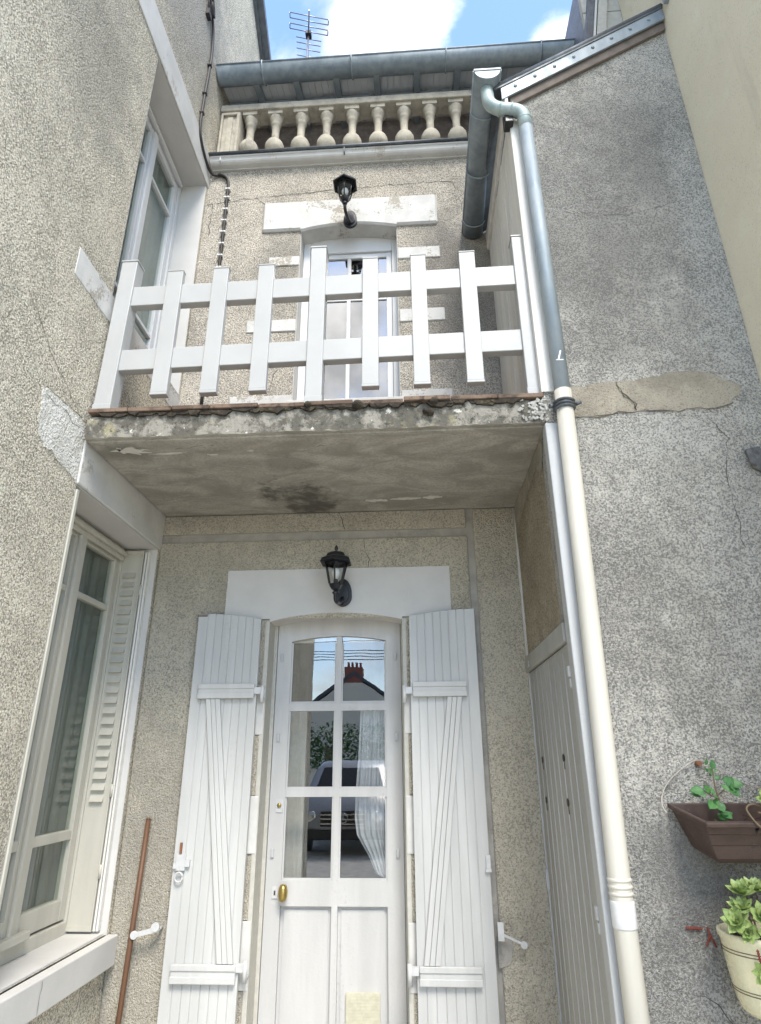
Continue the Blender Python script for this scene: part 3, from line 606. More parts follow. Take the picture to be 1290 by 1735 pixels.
# --- shutters of the door: tongue-and-groove boards, two ledges and a brace
def shutter(x0, x1, outer, z_in, z_out, ledge, lzs, br):
    """outer=-1: left leaf (outer edge at x0), +1: right leaf"""
    m = MB(); yf, yb = 3.945, 3.975
    nb = 7; ed = .066
    bounds = []
    ix0, ix1 = (x0 + ed, x1) if outer < 0 else (x0, x1 - ed)
    if outer < 0: bounds.append((x0, x0 + ed - .003))
    for k in range(nb): bounds.append((ix0 + (ix1 - ix0) * k / nb + .0015, ix0 + (ix1 - ix0) * (k + 1) / nb - .0015))
    if outer > 0: bounds.append((x1 - ed + .003, x1))
    def top(x):
        f = (x - x0) / (x1 - x0); f = f if outer > 0 else 1 - f      # 0 at the inner edge
        return z_in + (z_out - z_in) * (1 - (1 - f) ** 2)
    for a, b in bounds:
        za, zb_ = top(a), top(b)
        m.add([(a, yf, .12), (b, yf, .12), (b, yf, zb_), (a, yf, za), (a, yb, .12), (b, yb, .12), (b, yb, zb_), (a, yb, za)], [(0, 1, 2, 3), (4, 7, 6, 5), (0, 4, 5, 1), (3, 2, 6, 7), (0, 3, 7, 4), (1, 5, 6, 2)])
    pts = [(x0 + .004, .13)] + [(x1 - .004, .13)] + [(x1 - .004 - (x1 - x0 - .008) * k / 8, top(x1 - .004 - (x1 - x0 - .008) * k / 8) - .006) for k in range(9)]
    m.prism(pts, 'y', yf + .005, yb - .006)
    s = m.build('shutter', 'shutter_paint', back, .0025)
    for z in lzs:
        l = MB(); l.box(ledge[0], ledge[1], yf - .024, yf - .0005, z - .042, z + .042)
        l.box(ledge[0] - .002, ledge[1] + .002, yf - .030, yf - .022, z - .044, z - .010); l.box(ledge[0] - .002, ledge[1] + .002, yf - .030, yf - .022, z + .014, z + .044)
        l.build('ledge', 'shutter_paint', s, .004)
    (tx, tz), (bx, bz) = br; wd = .088
    bm_ = MB()
    for o0, o1, dpt in ((-.5, -.17, .024), (-.155, .155, .0225), (.17, .5, .024)):
        bm_.add([(tx + o0 * wd, yf - dpt, tz), (tx + o1 * wd, yf - dpt, tz), (bx + o1 * wd, yf - dpt, bz), (bx + o0 * wd, yf - dpt, bz), (tx + o0 * wd, yf - .0005, tz), (tx + o1 * wd, yf - .0005, tz), (bx + o1 * wd, yf - .0005, bz), (bx + o0 * wd, yf - .0005, bz)],
                [(0, 1, 2, 3), (4, 7, 6, 5), (0, 4, 5, 1), (1, 5, 6, 2), (2, 6, 7, 3), (3, 7, 4, 0)])
    bm_.build('brace', 'shutter_paint', s, .003)
    return s
sl = shutter(-1.425, -1.008, -1, 2.55, 2.592, (-1.372, -1.02), (2.097, .637), ((-1.275, 2.052), (-1.08, .682)))
sr = shutter(-.052, .366, 1, 2.55, 2.592, (-.036, .290), (2.094, .640), ((.216, 2.05), (.030, .684)))
MB().box(-1.428, -1.365, 3.939, 3.946, 2.572, 2.586).build('top_patch', 'fringe_wood', sl)
lt = MB().box(-1.405, -1.352, 3.932, 3.946, 1.12, 1.20); lt.box(-1.42, -1.40, 3.928, 3.94, 1.13, 1.155); lt.box(-1.35, -1.325, 3.925, 3.946, 1.14, 1.175)
lt.tube([(-1.38 + .022 * math.cos(a), 3.926, 1.088 + .024 * math.sin(a)) for a in [k * math.pi / 8 for k in range(17)]], .005, 8); lt.build('latch', 'white_iron', sl)
MB().box(-1.392, -1.38, 3.932, 3.9445, 1.205, 1.26).build('rusty_plate', 'rust', sl)
MB().box(.345, .369, 3.93, 3.947, 1.125, 1.20).box(.340, .372, 3.927, 3.94, 1.118, 1.132).build('latch', 'white_iron', sr)
for s, xa, xb, zs in ((sl, -1.020, -.955, (2.085, .65)), (sr, -.105, -.04, (2.075, .645))):
    for z in zs:
        hg = MB(); xm = (xa + xb) / 2 + (.016 if s is sl else -.016)
        hg.box(min(xm, -1.02 if s is sl else xm), max(xm, -1.02 if s is sl else -.04), 3.930, 3.944, z - .005, z + .035)
        hg.tube([(xm, 3.938, z - .055), (xm, 3.938, z + .045)], .013, 10); hg.tube([(xm, 3.938, z - .03), (xm, 4.02, z - .04)], .011, 8)
        hg.build('hinge', 'white_iron', s)
# shutter stays on the wall
for bx, sg in ((-1.47, -1), (.40, 1)):
    c_ = MB(); c_.tube([(bx, 4.0, .835), (bx, 3.93, .835)], .009, 8)
    if sg < 0: c_.obox((bx - .065, 3.925, .825), [(1, 0, .22), (0, 1, 0), (-.22, 0, 1)], (.06, .006, .012)); c_.lathe((bx - .125, 3.925, .812), [(.020, -.009), (.020, .009)], 14, ax=(0, 1, 0)); c_.lathe((bx - .01, 3.925, .85), [(.022, -.010), (.022, .010)], 14, ax=(0, 1, 0))
    else: c_.box(bx - .016, bx + .016, 3.918, 3.932, .80, .885); c_.obox((bx + .07, 3.95, .80), [(1, 0, -.4), (0, 1, 0), (.4, 0, 1)], (.06, .005, .006)); c_.lathe((bx + .12, 3.95, .778), [(.018, -.009), (.018, .009)], 14, ax=(0, 1, 0))
    c_.build('shutter_catch', 'white_iron', back)
MB().prism([(.385, .66), (.45, .68), (.47, .78), (.43, .82), (.385, .81)], 'y', 3.990, 3.999).build('cement_patch', 'cement', back)

# --- cornice with zinc capping
def sweep_x(prof, x0, x1):
    n = len(prof); return MB().add([(x, y, z) for x in (x0, x1) for y, z in prof], [list(range(n)), list(range(2 * n - 1, n - 1, -1))] + [(i, i + n, (i + 1) % n + n, (i + 1) % n) for i in range(n)])
CX0, CX1 = XL + .03, XR + .2
prof = [(YB + .1, 6.662), (YB - .02, 6.662), (YB - .02, 6.672), (YB - .045, 6.675)] + [(YB - .045 - .045 * math.sin(a), 6.71 - .035 * math.cos(a)) for a in (R(20), R(45), R(70), R(90))] + [(YB - .095, 6.722), (YB - .105, 6.728), (YB - .105, 6.742), (YB + .1, 6.742)]
co = sweep_x(prof, CX0, CX1); co.box(CX0 + .09, CX0 + .10, YB - .107, YB - .02, 6.68, 6.741); co.build('cornice', 'white_stone', back)
zc = MB(); zc.box(CX0 - .01, CX1, YB - .112, YB + .2, 6.745, 6.755); zc.tube([(CX0 - .01, YB - .115, 6.757), (CX1, YB - .115, 6.757)], .014, 10); zc.box(-.53, -.522, YB - .120, YB - .09, 6.68, 6.77)
zc.build('cornice_capping', 'zinc_dark', back)
# --- balustrade
bal = MB(); bal.box(XL + .01, 2.0, 4.04, 4.22, 7.535, 7.615); bal.box(XL + .01, 2.0, 4.04, 4.22, 6.78, 6.90)
balu = bal.build('balustrade', 'grey_stone', back, .008)
for k in range(12):
    x = -1.475 + k * .2475
    if x > 1.3: break
    b = MB(); b.box(x - .070, x + .070, 4.062, 4.202, 7.492, 7.536)
    b.lathe((x, 4.132, 0), [(.060, 6.90), (.064, 6.95), (.048, 6.975), (.046, 7.0), (.058, 7.012), (.084, 7.04), (.092, 7.08), (.090, 7.12), (.076, 7.155), (.052, 7.178), (.040, 7.195), (.036, 7.22), (.036, 7.30), (.042, 7.385), (.052, 7.395), (.044, 7.408), (.050, 7.43), (.066, 7.465), (.068, 7.493)], 20)
    b.build('baluster', 'grey_stone', balu)
pl = MB(); pl.box(XL + .015, -1.56, 4.06, 4.2, 6.90, 7.536); pl.box(-1.745, -1.722, 4.035, 4.06, 6.91, 7.50); pl.box(-1.590, -1.562, 4.035, 4.06, 6.91, 7.50); pl.box(-1.722, -1.59, 4.035, 4.06, 7.47, 7.50); pl.box(-1.685, -1.63, 4.045, 4.06, 6.91, 7.45); pl.build('pilaster', 'grey_stone', balu, .006)
# loggia: floor, dark back wall
MB().box(XL - .3, 2.2, YB + .0, 4.9, 6.682, 6.777).build('loggia_floor', 'cement', back)
MB().plate('y', XL - .3, 3.0, 6.78, 8.5, 4.66, 4.8).build('loggia_wall', 'loggia_wall', back)
# eaves: soffit boards between rafters, fascia beam, roof, gutter
def roofz(y): return 7.83 + (y - 3.95) * .40
so = MB()
x = XL + .005
while x < 3.0:
    for a in (0, .0648, .1296, .1944, .2592, .324):
        so.add([(x + a, 3.93, roofz(3.93)), (x + a + .0618, 3.93, roofz(3.93)), (x + a + .0618, 4.66, roofz(4.66)), (x + a, 4.66, roofz(4.66)), (x + a, 3.93, roofz(3.93) + .02), (x + a + .0618, 3.93, roofz(3.93) + .02), (x + a + .0618, 4.66, roofz(4.66) + .02), (x + a, 4.66, roofz(4.66) + .02)],
               [(0, 1, 2, 3), (4, 7, 6, 5), (0, 4, 5, 1), (1, 5, 6, 2), (2, 6, 7, 3), (3, 7, 4, 0)])
    x += .389
so.add([(XL, 3.92, roofz(3.92) + .025), (3, 3.92, roofz(3.92) + .025), (3, 4.7, roofz(4.7) + .025), (XL, 4.7, roofz(4.7) + .025)], [(0, 1, 2, 3)])
so.build('eaves_soffit', 'soffit_paint', back)
x = XL + .389 - .06
first = True
while x < 3.0:
    r_ = MB(); a, b = x, x + .058
    r_.add([(a, 3.94, roofz(3.94) - .07), (b, 3.94, roofz(3.94) - .07), (b, 4.66, roofz(4.66) - .085), (a, 4.66, roofz(4.66) - .085), (a, 3.94, roofz(3.94) - .002), (b, 3.94, roofz(3.94) - .002), (b, 4.66, roofz(4.66) - .002), (a, 4.66, roofz(4.66) - .002)],
           [(0, 1, 2, 3), (4, 7, 6, 5), (0, 4, 5, 1), (1, 5, 6, 2), (2, 6, 7, 3), (3, 7, 4, 0)])
    r_.build('rafter', 'rafter_paint', back); x += .389
MB().box(XL + .004, 3.0, 4.22, 4.30, 7.835, 7.915).build('wall_plate', 'rafter_paint', back, .006)
MB().add([(XL, 3.88, 7.885), (3.2, 3.88, 7.885), (3.2, 8.0, 9.53), (XL, 8.0, 9.53), (XL, 3.88, 7.90), (3.2, 3.88, 7.90), (3.2, 8.0, 9.55), (XL, 8.0, 9.55)], [(0, 1, 2, 3), (4, 7, 6, 5), (0, 4, 5, 1), (1, 5, 6, 2), (2, 6, 7, 3), (3, 7, 4, 0)]).build('roof', 'slate', back)
def half_gutter(p0, p1, r, th=.004, n=14, lip=True):
    """half-round trough from p0 to p1 (centre of the rim), open upward"""
    p0, p1 = Vector(p0), Vector(p1); d = (p1 - p0).normalized(); side = d.cross(Vector((0, 0, 1))).normalized(); up = side.cross(d)
    m = MB(); vs = []
    for p in (p0, p1):
        for rr in (r, r - th):
            for k in range(n + 1):
                a = math.pi * k / n; vs.append(p + side * (rr * math.cos(a)) - up * (rr * math.sin(a)))
    q = n + 1; fs = []
    for k in range(n):
        fs.append((k, k + 1, 2 * q + k + 1, 2 * q + k)); fs.append((q + k, 3 * q + k, 3 * q + k + 1, q + k + 1))
        fs.append((k, q + k, q + k + 1, k + 1)); fs.append((2 * q + k, 2 * q + k + 1, 3 * q + k + 1, 3 * q + k))
    m.add(vs, fs, 0, True)
    m.add(vs[:q], [list(range(q))], 0); m.add(vs[2 * q:3 * q], [list(range(q))], 0)
    if lip:
        for sg in (1, -1): m.tube([p0 + side * sg * r, p1 + side * sg * r], .009, 8)
    return m
gz0, gz1 = 7.842, 7.87
gm = half_gutter((XL + .012, 3.905, gz0), (3.0, 3.905, gz1), .100)
gt = gm.build('gutter', 'zinc', back)
for px_ in (-1.32, -.47, .42, 1.30):
    gb = MB(); z = gz0 + (gz1 - gz0) * (px_ - XL) / (3 - XL)
    gb.tube([(px_, 3.905 + .104 * math.cos(a), z - .104 * math.sin(a)) for a in [R(-8) + R(196) * k / 14 for k in range(15)]], .008, 6)
    gb.build('gutter_bracket', 'zinc_light', gt)

# ------------------------------------------------------------------ LEAN-TO on the right
shed = thing('lean_to_shed', (1.2, 3.2, 0), 'grey stained roughcast lean-to on the right with plank side door and sloping zinc edge', 'shed')
SL = .605
def shz(x): return 5.575 + (x - .69) * SL
w = MB().prism([(XR, 0), (XN - .002, 0), (XN - .002, shz(XN) + .11), (XR, shz(XR) + .11)], 'y', YF, YF + .18)
w.crack([(1.14, 3.34), (1.15, 3.38), (1.10, 3.45), (1.07, 3.50)], 'y', YF - .008, .007)
for pts in ([(.93, .90), (1.02, .875), (1.10, .80), (1.18, .78), (1.26, .70), (1.35, .60), (1.5, .63), (1.7, .6)], [(1.5, 3.28), (1.56, 3.18), (1.52, 2.95), (1.53, 2.6)], [(.95, 4.72), (1.3, 4.66), (1.7, 4.78)]):
    w.crack(pts, 'y', YF - .004, .004)
w.build('wall', ['rc_shed', 'crack'], shed)
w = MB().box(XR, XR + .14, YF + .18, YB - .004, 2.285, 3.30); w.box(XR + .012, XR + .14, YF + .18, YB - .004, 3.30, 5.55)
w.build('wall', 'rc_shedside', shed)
# smooth mortar repair band, ragged outline
up_ = [(.83, 3.50), (.90, 3.505), (.97, 3.52), (1.06, 3.525), (1.16, 3.525), (1.26, 3.545), (1.36, 3.57), (1.46, 3.575), (1.55, 3.555), (1.62, 3.52), (1.66, 3.49), (1.695, 3.475)]
lo_ = [(1.69, 3.45), (1.665, 3.415), (1.63, 3.375), (1.585, 3.35), (1.50, 3.345), (1.42, 3.345), (1.34, 3.335), (1.26, 3.345), (1.16, 3.345), (1.06, 3.335), (.98, 3.325), (.90, 3.32), (.83, 3.325)]
fine = []
for a, b in zip((up_ + lo_), (up_ + lo_)[1:] + [up_[0]]):
    for k in range(3): f = k / 3; fine.append((a[0] + (b[0] - a[0]) * f + random.gauss(0, .004), a[1] + (b[1] - a[1]) * f + random.gauss(0, .004)))
m = MB().prism(fine, 'y', YF - .004, YF + .02)
m.crack([(p[0], p[1] - .004) for p in lo_[2:]], 'y', YF - .008, .007); m.crack([(1.145, 3.345), (1.14, 3.39), (1.09, 3.46), (1.07, 3.52)], 'y', YF - .009, .009)
m.build('mortar_patch', ['mortar', 'crack'], shed)
pt = MB().prism([(1.63, 3.10), (1.70, 3.115), (1.72, 3.06), (1.76, 3.0), (1.70, 2.965), (1.65, 3.0)], 'y', YF - .022, YF); pt.prism([(1.625, 3.09), (1.655, 3.10), (1.66, 3.0), (1.63, 3.02)], 'y', YF - .035, YF - .02); pt.build('old_bracket_stub', 'stub_grey', shed, .006)
MB().prism([(1.62, 2.66), (1.66, 2.668), (1.67, 2.63), (1.63, 2.62)], 'y', YF - .012, YF).build('old_bracket_stub', 'rust', shed, .004)
# side door: grey planks
d = MB(); nb = 9; ya, yb = YF + .075, YB - .03
for k in range(nb):
    a, b = ya + (yb - ya) * k / nb, ya + (yb - ya) * (k + 1) / nb
    d.box(XR - .004, XR + .03, a + .003, b - .003, .08, 2.185)
    if k: d.tube([(XR - .004, a, .08), (XR - .004, a, 2.185)], .004, 6, 1)  # beads in paler paint: the light on their edges is put into the colour
d.box(XR + .004, XR + .025, ya, yb, .08, 2.18)
for (yy, zz) in ((3.80, 1.69), (3.80, 1.485), (3.24, 1.70), (3.25, 1.505)): d.lathe((XR - .006, yy, zz), [(.018, 0), (.018, .004)], 6, 2, ax=(-1, 0, 0)); d.prism([(yy - .006, zz - .05), (yy + .006, zz - .05), (yy + .004, zz)], 'x', XR - .0075, XR - .006, 2)
sd_ = d.build('plank_door', ['grey_paint', 'trim_paint', 'crack'], shed)
for z in (2.03, 1.10):
    MB().box(XR - .016, XR + .0, YF + .062, YF + .082, z - .04, z + .0).box(XR - .02, XR, YF + .06, YF + .084, z + .006, z + .055).build('hinge', 'white_iron', sd_, .004)
MB().box(XR - .02, XR, 3.965, 3.99, 1.03, 1.13).build('latch', 'trim_paint', sd_, .004)
MB().box(XR - .022, XR + .10, YF + .075, YB - .012, 2.195, 2.283).box(XR - .028, XR, 3.86, 3.985, 2.21, 2.25).build('door_head', 'grey_paint', shed, .004)
MB().box(XR - .012, XR + .02, 3.975, YB - .006, .05, 2.19).build('door_post', 'trim_paint', shed, .003)
MB().box(XR - .012, XR + .075, YF - .022, YF + .06, 0, 3.285).build('corner_trim', 'trim_paint', shed, .006)
cj = MB(); cj.tube([(XR - .004, YB - .012, z) for z in (2.29, 2.5, 2.7, 2.9, 3.1, 3.29)], .011, 6); cj.build('mortar_joint', 'white_stone', shed)
cp = MB(); cp.add([(XR - .004, YF + .1, 3.29), (XR - .004, YB - .01, 3.29), (XR - .004, YB - .01, 3.02), (XR - .004, YB - .16, 3.10), (XR - .004, YB - .4, 3.17), (XR - .004, YF + .35, 3.2), (XR - .004, YF + .2, 3.12)], [(0, 1, 2, 3, 4, 5, 6)]); cp.build('damp_plaster', 'mortar', shed)
# vertical boards of the upper side
bd = MB(); nb = 9; ya, yb = YF - .012, YB - .006
for k in range(nb):
    a, b = ya + (yb - ya) * k / nb, ya + (yb - ya) * (k + 1) / nb
    bd.box(XR - .008 + random.uniform(-.003, .003), XR + .010, a + .002, b - .002, 3.474, 5.60)
bd.box(XR + .0, XR + .06, YF - .014, YF - .0005, 3.474, 5.50)
bd.build('side_boards', 'board_paint', shed, .002)
# sloping edge: zinc apron with nails, brown board below, dark roll above, roof sheet
ux = Vector((1, 0, SL)).normalized(); uz = Vector((-SL, 0, 1)).normalized()
def along(x, off, y): return Vector((x, y, shz(x) - 5.575 + 5.575)) + uz * off
x0, x1 = .645, 1.795
def strip(name, mat, o0, o1, y0, y1, xa=x0, xb=x1, bev=.004):
    m = MB(); P = []
    for x in (xa, xb):
        for y in (y0, y1):
            for o in (o0, o1): P.append(Vector((x, y, shz(x))) + Vector((0, 0, o)))
    m.add(P, [(0, 1, 3, 2), (4, 6, 7, 5), (0, 4, 5, 1), (2, 3, 7, 6), (0, 2, 6, 4), (1, 5, 7, 3)]); return m, m
m, _ = strip('', '', .045, .13, 2.806, YF - .001, .70); m.build('verge_board', 'fringe_wood', shed, .004)
m, _ = strip('', '', .118, .225, 2.784, 2.798)
for k in range(9):
    x = .74 + k * .135; m.lathe((x, 2.784, shz(x) + .178), [(.012, 0), (.010, .006), (.002, .009)], 8, ax=(0, -1, 0))
m.build('zinc_apron', 'zinc', shed)
m, _ = strip('', '', .226, .25, 2.778, YB - .02, .60); m.tube([Vector((.60, 2.80, shz(.60) + .258)), Vector((1.795, 2.80, shz(1.795) + .258))], .028, 10); m.tube([Vector((.60, 2.85, shz(.60) + .29)), Vector((1.795, 2.85, shz(1.795) + .29))], .028, 10)
m.build('roof', 'zinc_dark', shed)
MB().box(.645, .70, YF - .06, YF + .02, 5.44, 5.56).build('rafter_end', 'black', shed, .006)
m = MB().prism([(YF - .04, 5.63), (YB - .006, 5.59), (YB - .006, 5.74), (YF - .04, 5.79)], 'x', XR - .028, XR - .006)
m.build('eaves_board', 'board_paint', shed, .004)
sg = half_gutter((.555, 2.715, 5.845), (.555, YB - .008, 5.79), .084).build('gutter', 'zinc', shed)
MB().prism([(.555 + .084 * math.cos(a), 5.845 - .084 * math.sin(a)) for a in [math.pi * k / 14 for k in range(15)]], 'y', 2.709, 2.716).box(.468, .642, 2.704, 2.718, 5.838, 5.852).build('gutter_cap', 'zinc_light', sg)
for yy in (2.98, 3.42, 3.86):
    gb = MB(); z = 5.845 - .055 * (yy - 2.715) / 1.28
    gb.tube([(.555 + .088 * math.cos(a), yy, z - .088 * math.sin(a)) for a in [R(-5) + R(190) * k / 14 for k in range(15)]], .006, 6)
    gb.build('gutter_joint', 'zinc', sg)

# ------------------------------------------------------------------ downpipe
dp = thing('downpipe', (.76, 2.77, 0), 'drainpipe on the lean-to corner, grey zinc above and cream plastic below the balcony', 'drainpipe')
def arc(pts, n=8):
    """rounded polyline"""
    P = [Vector(p) for p in pts]; out = [P[0]]
    for i in range(1, len(P) - 1):
        a, b, c = P[i - 1], P[i], P[i + 1]; r = min((a - b).length, (c - b).length) * .48
        s0, s1 = b + (a - b).normalized() * r, b + (c - b).normalized() * r
        for k in range(n + 1): f = k / n; out.append((1 - f) ** 2 * s0 + 2 * f * (1 - f) * b + f * f * s1)
    out.append(P[-1]); return out
e = MB(); e.tube(arc([(.552, 2.79, 5.78), (.556, 2.775, 5.57), (.762, 2.76, 5.51), (.767, 2.765, 5.36)]), .041, 16)
for c_, ax in (((.62, 2.77, 5.552), (1, 0, -.29)), ((.69, 2.765, 5.532), (1, 0, -.29)), ((.766, 2.764, 5.43), (0, 0, 1))): e.lathe(c_, [(.043, -.005), (.0455, 0), (.043, .005)], 16, ax=ax)
e.build('elbow', 'zinc_elbow', dp)
z_ = MB(); z_.tube([(.767, 2.765, 5.43), (.770, 2.765, 4.5), (.775, 2.765, 3.415)], .0405, 18); z_.build('upper_pipe', 'zinc_light', dp)
c_ = MB(); c_.tube([(.776, 2.765, 3.44), (.762, 2.765, 2.4), (.742, 2.765, 1.25), (.742, 2.765, .05)], .0425, 20); c_.build('lower_pipe', 'pvc', dp)
cl = MB()
for k, z in enumerate((3.335, 3.352, 3.372)): cl.lathe((.774, 2.765, z), [(.046, -.008), (.056, 0), (.046, .008)], 18)
cl.tube([(.715, 2.765, 3.355), (.70, 2.762, 3.352)], .012, 8); cl.tube([(.832, 2.765, 3.36), (.858, 2.762, 3.37)], .010, 8); cl.build('pipe_clamp', 'zinc_dark', dp)
cl = MB()
for z in (1.268, 1.245, 1.222): cl.lathe((.7425, 2.765, z), [(.043, -.007), (.0475, 0), (.043, .007)], 18)
cl.build('pipe_ring', 'pvc', dp)
MB().lathe((.742, 2.765, 1.155), [(.044, -.045), (.0455, -.04), (.0455, .04), (.044, .045)], 18).build('pipe_sleeve', 'pvc_white', dp)
MB().box(.752, .790, 2.7235, 2.7245, 3.60, 3.605).obox((.772, 2.7238, 3.63), [(.3, 0, 1), (1, 0, -.3), (0, 1, 0)], (.03, .004, .0008)).build('chalk_mark', 'pvc_white', dp)

# ------------------------------------------------------------------ NEIGHBOUR HOUSE
nb = thing('neighbour_house', (XN + 1, 2, 0), 'smooth cream rendered house wall at the far right beyond the lean-to', 'house')
MB().box(XN, XN + 4, .7, 3.30, 0, 11.5).build('wall', 'render_smooth', nb)
MB().box(XN, XN + .003, 2.6, 2.82, 6.6, 8.0).build('flashing', 'zinc_light', nb) if False else None
k_ = .165                                                    # the steep slope of the mansard side: x grows with height
def slant(xb, xt, y0, y1, z0=6.3, z1=9.0):
    dx = k_ * (z1 - z0)
    return MB().add([(xb, y0, z0), (xt, y0, z0), (xt + dx, y0, z1), (xb + dx, y0, z1), (xb, y1, z0), (xt, y1, z0), (xt + dx, y1, z1), (xb + dx, y1, z1)], [(0, 1, 2, 3), (4, 7, 6, 5), (0, 4, 5, 1), (1, 5, 6, 2), (2, 6, 7, 3), (3, 7, 4, 0)])
m = MB().box(1.50, XN + .6, 3.31, 3.36, 6.3, 7.375); m.box(1.50, XN + .6, 3.31, 3.36, 7.385, 8.4); m.build('cladding_panel', 'reveal_beige', nb, .003)
slant(1.435, 1.510, 3.27, 3.36).build('verge_trim', 'reveal_beige', nb, .004)
slant(1.405, 1.425, 3.26, 3.36).build('verge_trim', 'white_paint', nb, .003)
slant(1.345, 1.400, 3.24, 5.2).build('roof_edge', 'slate', nb, .004)
MB().box(XN - .03, XN + .002, 2.68, 2.72, 6.40, 7.2).build('flashing', 'zinc_light', nb)

# ------------------------------------------------------------------ BALCONY
bal = thing('balcony', (-.53, 3.4, 3.3), 'concrete balcony slab with mossy tiled edge above the glazed door', 'balcony')
m = MB(); x0, x1 = XL + .02, XR + .02
n = 90
# front face and lip are broken up so the edge is not ruler-straight
top = [(x0 + (x1 - x0) * k / n, 2.83 + random.gauss(0, .003), 3.432 + random.gauss(0, .003)) for k in range(n + 1)]
bot = [(x0 + (x1 - x0) * k / n, 2.832 + random.gauss(0, .002), 3.300 + random.gauss(0, .002)) for k in range(n + 1)]
m.add(top + bot, [(k, k + 1, n + 2 + k, n + 1 + k) for k in range(n)], 0, False)
m.add(bot + [(x1, YB - .005, 3.302), (x0, YB - .005, 3.302)], [list(range(n + 1)) + [n + 1, n + 2]], 1)
m.add(top + [(x1, YB - .005, 3.432), (x0, YB - .005, 3.432)], [list(range(n + 1)) + [n + 1, n + 2]], 0)
m.add([top[0], bot[0], (x0, YB - .005, 3.302), (x0, YB - .005, 3.432)], [(0, 1, 2, 3)], 0); m.add([top[-1], bot[-1], (x1, YB - .005, 3.302), (x1, YB - .005, 3.432)], [(0, 1, 2, 3)], 0)
m.box(x0 + .01, x1 - .01, 2.86, 2.885, 3.288, 3.302, 1)
m.crack([(-.62, 3.06), (-.5, 3.0), (-.42, 3.02), (-.25, 2.98)], 'z', 3.2995, .006, 2); m.crack([(-1.3, 2.99), (-1.15, 2.95), (-1.0, 2.97)], 'z', 3.2995, .006, 2)
m.build('slab', ['slab_edge', 'soffit', 'crack'], bal)
def flake(cx, cy, rx, ry, n=26):
    MB().prism([(cx + rx * math.cos(2 * math.pi * k / n) * random.uniform(.4, 1.15), cy + ry * math.sin(2 * math.pi * k / n) * random.uniform(.4, 1.15)) for k in range(n)], 'z', 3.2965, 3.303).build('peeling_paint', 'plaster_bit', bal)
flake(-1.56, 2.99, .13, .045); flake(-1.36, 3.03, .10, .012); flake(-.05, 3.78, .10, .02); flake(-.25, 3.80, .08, .02); flake(.13, 3.77, .07, .025); flake(-.9, 3.03, .02, .012); flake(-1.12, 3.06, .03, .010)
mo = MB()
for k in range(70):
    x = random.uniform(x0 + .05, x1 - .15); a = random.uniform(.02, .07); z = 3.434 + random.uniform(-.008, .006)
    mo.prism([(x - a, z + .008), (x - a * .6, z - random.uniform(.004, .02)), (x + a * .3, z - random.uniform(.006, .026)), (x + a, z + .006)], 'y', 2.822 - random.uniform(0, .012), 2.85)
for x, z, r in ((-.545, 3.448, .022), (-.28, 3.436, .03), (.12, 3.44, .026), (-.36, 3.425, .018), (.10, 3.375, .022), (.075, 3.385, .018)):
    mo.lathe((x, 2.815, z), [(.002, -r), (r * .8, -r * .6), (r, 0), (r * .7, r * .6), (.002, r * .9)], 9)
tag(mo.build('moss', 'moss', bal), kind='stuff')
tl = MB(); x = x0 + .004; hh = 0
while x < x1 - .02:
    L = min(random.uniform(.20, .27), x1 - .015 - x); j = random.gauss(0, .004)
    tl.box(x, x + L - .004, 2.808 + random.gauss(0, .005), 2.99, 3.443 + j * .5, 3.468 + j * .5); x += L
tl.box(x0 + .01, x1 - .02, 2.995, YB - .008, 3.434, 3.464)
tl.build('tile_edging', 'tile', bal, .004)
ch = MB()
for k in range(60):
    x, z = .70 - abs(random.gauss(0, .07)), random.uniform(3.31, 3.44); r = random.uniform(.004, .013)
    q = Vector((random.gauss(0, 1), random.gauss(0, .4), random.gauss(0, 1)))
    ch.obox((x, 2.828, z), [q, q.cross(Vector((0, 1, .3))), q.cross(q.cross(Vector((0, 1, .3))))], (r, .006, r * .8))
tag(ch.build('broken_edge', 'dirty_stone', bal), kind='stuff')

rl = thing('balcony_railing', (-.53, 2.88, 3.465), 'white picket railing with square posts standing on the balcony edge', 'railing')
for xa, xb in ((-1.752, -1.655), (-.574, -.482), (.622, .718)):
    dx = .014 if xa < -1.7 else 0
    m = MB().add([(xa + dz_, y, z) for dz_, z in ((0, 3.468), (dx, 4.55 if xa != -.574 else 4.545)) for y in (2.86, 2.94) for dz_ in ()], []) if False else MB()
    zt = 4.535 if xa < -1.7 else (4.57 if xa < 0 else 4.578)
    vs = [(X, Y, Z) for Z, sft in ((3.468, 0), (zt, dx)) for X, Y in ((xa + sft, 2.86), (xb + sft, 2.86), (xb + sft, 2.95), (xa + sft, 2.95))]
    m.add(vs, [(3, 2, 1, 0), (4, 5, 6, 7), (0, 1, 5, 4), (1, 2, 6, 5), (2, 3, 7, 6), (3, 0, 4, 7)])
    p_ = m.build('post', 'rail_paint', rl, .004)
    MB().box(xa + dx - .004, xb + dx + .004, 2.856, 2.954, zt + .0005, zt + .012).build('post_cap', 'rail_paint', p_, .003)
    MB().box(xa - .003, xb + .003, 2.857, 2.953, 3.469, 3.53).build('post_shoe', 'rail_paint', p_, .003)
MB().box(-1.745, -1.69, 2.97, 3.03, 3.468, 4.52).build('wall_post', 'rail_paint', rl, .004)
